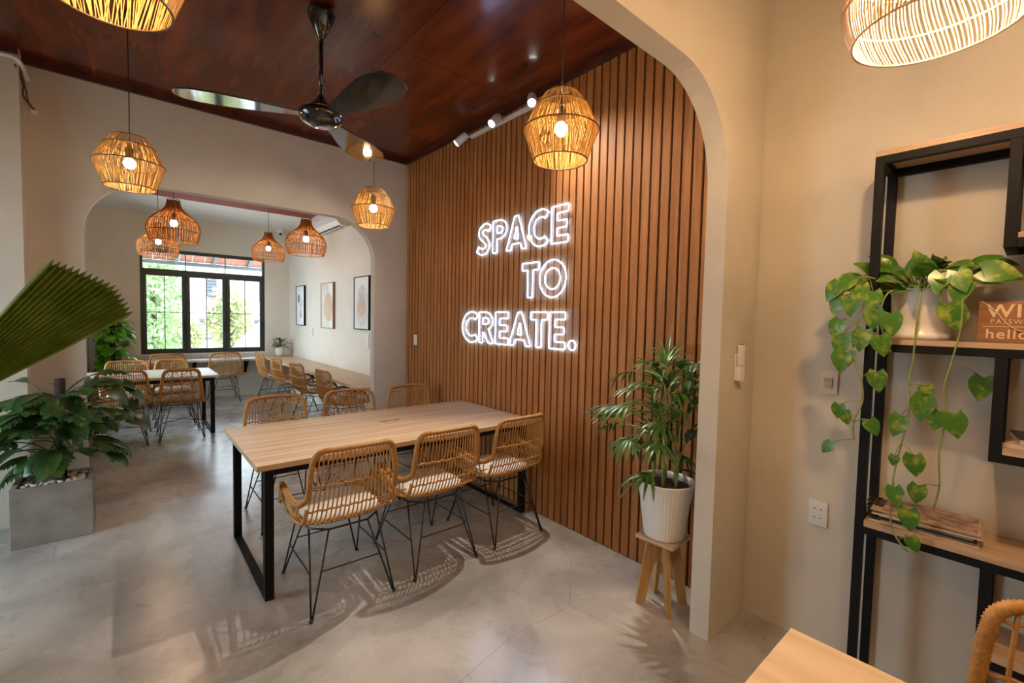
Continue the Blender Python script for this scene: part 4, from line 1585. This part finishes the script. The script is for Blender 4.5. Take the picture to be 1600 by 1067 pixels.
# ---- trailing pothos on the middle shelf
tp = thing('trailing_pothos', 'variegated pothos trailing from a white pot on the black shelf', 'plant', (2.372, 0.305, 1.489))
MB().lathe([(0.090, 0), (0.092, 0.022), (0.086, 0.026), (0.088, 0.06), (0.096, 0.17), (0.101, 0.185), (0.101, 0.195), (0.092, 0.195), (0.090, 0.18)], 36).build('pot', 'ceramic', tp)
pot_soil(tp, 0.090, 0.175)
b, st = MB(), MB()
rnd = random.Random(29)
O = Vector(tp.location)
for i in range(58):
    az = rnd.uniform(0, 2 * PI)
    el = rnd.uniform(0.1, 1.35)
    front = max(0.0, -math.cos(az))
    ln = rnd.uniform(.06, .15) * (1 - .35 * front)
    dv = Vector((math.cos(az) * math.cos(el), math.sin(az) * math.cos(el) * 1.35, math.sin(el) * .9))
    p0 = Vector((math.cos(az) * .05, math.sin(az) * .06, .18))
    p1 = p0 + dv * ln
    L = rnd.uniform(.065, .105)
    if p1.x > 0.03:
        p1.x = 0.03
        dv.x = -abs(dv.x)
    st.tube(smooth_path([p0, p0.lerp(p1, .5) + Vector((0, 0, .02)), p1], 3), 0.0024, 5)
    leaf(b, p1, dv + Vector((-.1, 0, rnd.uniform(-.75, .15))), (-.7, rnd.uniform(-.4, .4), .8), L, L * .74, 'heart', .8, .2, 8)


def trail(pts, leaves):
    st.tube(smooth_path([Vector(p) - O for p in pts], 5), 0.0032, 6)
    for (x, yy, z, L, dx, dy, dz) in leaves:
        p = Vector((x, yy, z)) - O
        q = min((Vector(k) - O for k in pts), key=lambda v: (v - p).length)
        st.tube([q, q.lerp(p, .5) + Vector((-.01, 0, .008)), p], 0.0016, 4)
        leaf(b, p, (dx, dy, dz), (-1, 0, .25), L, L * .80, 'heart', .4, .12, 7)


trail([(2.29, .30, 1.68), (2.215, .292, 1.66), (2.205, .296, 1.56), (2.205, .300, 1.42), (2.21, .308, 1.32), (2.21, .302, 1.23), (2.21, .318, 1.10), (2.21, .334, .98), (2.21, .338, .87), (2.21, .333, .78), (2.20, .31, .735), (2.20, .28, .70)],
      [(2.205, .262, 1.325, .060, .0, -.2, -1), (2.2, .262, 1.285, .095, -.1, .1, -1), (2.205, .325, 1.20, .085, -.1, .25, -1), (2.205, .335, 1.05, .045, 0, .1, -1), (2.2, .28, 1.065, .085, 0, -.1, -1), (2.2, .33, .93, .075, -.3, -.2, -1), (2.2, .285, .86, .085, -.1, -.1, -1), (2.2, .275, .76, .06, -.1, -.4, -1)])
trail([(2.29, .20, 1.68), (2.215, .183, 1.645), (2.205, .180, 1.54), (2.205, .197, 1.42), (2.205, .213, 1.32), (2.21, .200, 1.235), (2.21, .212, 1.14), (2.21, .214, 1.06), (2.21, .208, .97), (2.21, .219, .885)],
      [(2.205, .218, 1.235, .075, 0, .25, -1), (2.2, .185, 1.235, .09, -.1, -.2, -1), (2.205, .263, .955, .075, 0, .1, -1), (2.33, .125, 1.36, .09, 0, .1, -1)])
trail([(2.29, .37, 1.68), (2.225, .44, 1.66), (2.22, .475, 1.55), (2.22, .485, 1.42), (2.22, .455, 1.33), (2.22, .445, 1.24), (2.22, .47, 1.15), (2.22, .465, 1.08)],
      [(2.215, .535, 1.56, .08, -.1, .3, -1), (2.215, .52, 1.50, .095, -.1, .1, -1), (2.21, .520, 1.43, .09, -.1, .0, -1), (2.21, .50, 1.44, .08, 0, .1, -1), (2.215, .405, 1.36, .085, 0, -.1, -1), (2.215, .520, 1.215, .065, 0, .1, -1), (2.215, .50, 1.19, .06, 0, -.2, -1), (2.215, .42, 1.17, .07, 0, -.4, -.9), (2.215, .54, 1.05, .06, 0, .5, -.7)])
trail([(2.29, .34, 1.68), (2.215, .385, 1.665), (2.21, .405, 1.58), (2.21, .385, 1.49), (2.21, .365, 1.44)],
      [(2.205, .42, 1.60, .085, 0, .1, -1), (2.2, .37, 1.585, .09, -.1, -.1, -1), (2.205, .45, 1.52, .09, 0, .2, -1), (2.2, .40, 1.5, .085, 0, -.2, -1)])
trail([(2.30, .38, 1.69), (2.24, .45, 1.73), (2.225, .50, 1.72), (2.22, .535, 1.66)],
      [(2.215, .50, 1.73, .085, -.2, .5, -.5), (2.215, .545, 1.71, .085, -.2, .4, -.8), (2.215, .53, 1.66, .09, -.1, .4, -1), (2.21, .50, 1.65, .08, -.1, 0, -1), (2.22, .47, 1.70, .08, -.3, .1, -1), (2.21, .43, 1.67, .085, -.2, 0, -1)])
trail([(2.29, .25, 1.69), (2.23, .25, 1.74), (2.22, .20, 1.73), (2.22, .13, 1.69)],
      [(2.215, .20, 1.735, .085, -.3, -.3, -.8), (2.225, .14, 1.735, .10, -.1, -.9, -.2), (2.215, .185, 1.70, .085, -.2, .1, -1), (2.215, .24, 1.73, .08, -.4, .1, -.8)])
trail([(2.29, .25, 1.68), (2.22, .24, 1.67), (2.215, .235, 1.60)], [(2.21, .215, 1.62, .10, 0, -.3, -1), (2.215, .19, 1.60, .08, 0, .1, -1)])
st.build('vines', 'vine', tp)
b.build('foliage', 'pothos', tp)


# ------------------------------------------------------------------ pictures in the window room
def picture(label, yc, zc, w, h, fmat, bg, art):
    t = thing('framed_picture', label, 'picture', (XR - 0.002, yc, zc), 0, 'framed prints above the side counter')
    d = 0.035
    f = MB()
    g = 0.012
    f.box(-d, 0, -w / 2, -w / 2 + g, -h / 2, h / 2).box(-d, 0, w / 2 - g, w / 2, -h / 2, h / 2)
    f.box(-d, 0, -w / 2 + g, w / 2 - g, -h / 2, -h / 2 + g).box(-d, 0, -w / 2 + g, w / 2 - g, h / 2 - g, h / 2)
    f.build('frame', fmat, t)
    pr = MB().box(-d + 0.008, -0.004, -w / 2 + g, w / 2 - g, -h / 2 + g, h / 2 - g).build('print', bg, t)
    for i, (poly, m) in enumerate(art):
        # u to the right as one faces the wall (towards -y)
        q = MB()
        q.prism([(-u, v) for u, v in poly], lambda u, v, ww: (ww, u, v), -d + 0.0072 - 0.0006 * i, -d + 0.008)
        q.build('printed_shape', m, pr)


def ell(cx, cz, rx, rz, n=28):
    return [(cx + rx * math.cos(2 * PI * k / n), cz + rz * math.sin(2 * PI * k / n)) for k in range(n)]


def blade(x0, z0, x1, z1, w):
    dx, dz = x1 - x0, z1 - z0
    l = math.hypot(dx, dz)
    nx, nz = -dz / l * w, dx / l * w
    return [(x0, z0), (x0 + dx * .5 + nx, z0 + dz * .5 + nz), (x1, z1), (x0 + dx * .5 - nx, z0 + dz * .5 - nz)]


PH = 0.735
picture('narrow black framed print of a vase and leaf, nearest the window', 8.98, 1.715, 0.50, PH, 'black', 'pic_bg',
        [([(-.05, -.22), (.10, -.22), (.06, -.09), (-.01, -.09)], 'pic_pink'), (ell(-.09, .13, .07, .085), 'pic_green'),
         (blade(.03, -.09, .10, .12, .02), 'pic_tan'), (blade(.02, -.09, .02, .20, .02), 'pic_beige'), (blade(.03, -.02, .12, .03, .015), 'pic_tan')])
picture('gold framed abstract print with a tan oval, middle of the three pictures', 7.51, 1.70, 0.58, PH, 'goldframe', 'pic_beige',
        [([(.08, .02), (.27, .02), (.27, .35), (.08, .35)], 'pic_bg'), (ell(.06, -.02, .19, .23), 'pic_tan'), ([(.10, -.35), (.27, -.35), (.27, -.24), (.10, -.25)], 'pic_bg')])
picture('black framed print of a plant in a round vase, nearest the archway', 6.11, 1.72, 0.52, PH, 'black', 'pic_bg',
        [(ell(.03, .05, .19, .20), 'pic_lgrey'), (ell(.02, -.14, .18, .19), 'pic_lgrey'), (ell(.0, -.06, .15, .13), 'pic_tan'),
         (blade(.0, -.05, -.10, .2, .03), 'pic_grey'), (blade(.02, -.05, .05, .26, .028), 'pic_grey'), (blade(.01, -.05, -.02, .15, .03), 'pic_grey'), (blade(.03, -.05, .14, .12, .02), 'pic_grey')])


# ------------------------------------------------------------------ small wall things
def plate(name, label, x, yc, zc, w, h, mat, cat, detail):
    t = thing(name, label, cat, (x, yc, zc))
    MB().box(-0.010, 0, -w / 2, w / 2, -h / 2, h / 2).build('cover_plate', mat, t, bevel=0.002)
    for (y0, y1, z0, z1, d, m, nm) in detail:
        MB().box(-0.010 - d, -0.0095, y0, y1, z0, z1).build(nm, m, t)


plate('light_switch', 'ivory light switch on the wall left of the black shelf', XR, 0.634, 1.272, 0.075, 0.115, 'ivory', 'switch', [(-.016, .016, -.026, .02, .006, 'shelfwood', 'rocker')])
so = [(y0 - .0035, y0 + .0035, z0 - .0022, z0 + .0022, .0006, 'dark', 'socket_slot') for z0 in (.022, -.020) for y0 in (-.013, .013)]
plate('wall_socket', 'white double power socket low on the wall left of the shelf', XR, 0.648, 0.640, 0.078, 0.118, 'socketwhite', 'socket', so)
plate('light_switch', 'white switch plate on the slatted wall beside the far corner', 2.467, 4.53, 1.287, 0.07, 0.115, 'socketwhite', 'switch', [(-.01, .01, -.02, .02, .003, 'white', 'rocker')])
plate('wall_socket', 'white socket plate below and between the far two pictures', XR, 8.36, 1.252, 0.09, 0.14, 'socketwhite', 'socket', [(-.01, .03, -.002, .006, .004, 'dark', 'socket_slot')])
plate('light_switch', 'white switch plate under the picture nearest the archway', XR, 5.94, 1.20, 0.07, 0.20, 'socketwhite', 'switch', [(-.015, .015, -.01 + zz, .025 + zz, .003, 'white', 'rocker') for zz in (-.06, 0, .05)])

rh = thing('remote_holder', 'white wall holder on the near archway pillar', 'holder', (2.30, YF, 1.30))
MB().box(-0.024, 0.024, -0.030, 0, -0.045, 0.028).box(-0.024, 0.024, -0.006, 0, 0.028, 0.09).build('holder_cup', 'white', rh, bevel=0.002)
rm = thing('remote_control', 'white remote control standing in the holder on the near archway pillar', 'remote control', (2.30, YF - 0.0195, 1.328))
MB().box(-0.019, 0.019, -0.0115, 0.0115, 0.0005, 0.105).build('body', 'white', rm, bevel=0.004)
MB().box(-0.012, 0.012, -0.0055, 0.0055, 0.105, 0.108).build('sensor_window', 'dark', rm)

ac = thing('air_conditioner', 'white wall mounted air conditioner high on the right wall beyond the archway', 'air conditioner', (XR, 7.13, 2.83))
b = MB()
acp = [(0, 0.02), (-0.06, 0.0), (-0.15, 0.015), (-0.205, 0.07), (-0.215, 0.16), (-0.205, 0.27), (-0.17, 0.295), (0, 0.295)]
b.prism(acp, lambda u, v, w: (u, w, v), -0.55, 0.55)
b.build('casing', 'white', ac, bevel=0.006)
MB().box(-0.150, -0.065, -0.47, 0.47, -0.006, 0.012, Matrix.Rotation(0.10, 4, 'Y')).build('air_outlet', 'dark', ac)
MB().box(-0.118, -0.095, -0.46, 0.46, -0.014, -0.004, Matrix.Rotation(0.10, 4, 'Y')).build('louvre', 'white', ac)

sc_ = thing('security_camera', 'white dome security camera at the ceiling corner right of the window', 'camera', (2.30, 9.60, ZB))
MB().lathe([(0.05, -0.055), (0.062, -0.05), (0.065, -0.001)], 24).build('mount', 'white', sc_)
MB().ball((0, 0, -0.075), 0.048, 20).build('dome', 'white', sc_)
MB().lathe([(0.024, 0), (0.024, 0.018), (1e-4, 0.02)], 16, (-0.012, -0.030, -0.092), axis=(-0.3, -0.8, -0.5)).build('lens', 'dark', sc_)

cd = thing('cable_conduit', 'white cable conduit with loose wires along the ceiling edge at top left', 'conduit', (0, 0, 0))
MB().tube(smooth_path([(-1.1, 4.59, 3.235), (-0.66, 4.59, 3.225), (-0.55, 4.58, 3.225), (-0.515, 4.62, 3.20), (-0.505, 4.70, 3.16), (-0.50, 4.745, 3.15)], 5), 0.013, 10).build('pipe', 'white', cd)
MB().tube(smooth_path([(-0.545, 4.61, 3.19), (-0.518, 4.70, 3.10), (-0.525, 4.74, 3.04), (-0.49, 4.745, 2.98), (-0.47, 4.75, 2.955)], 5), 0.005, 6).tube(smooth_path([(-0.525, 4.64, 3.2), (-0.51, 4.72, 3.08), (-0.50, 4.755, 3.0), (-0.475, 4.755, 2.96)], 5), 0.004, 6).build('wire', 'bark', cd)
MB().box(-0.49, -0.45, 4.745, 4.768, 2.925, 2.955).build('connector', 'white', cd)
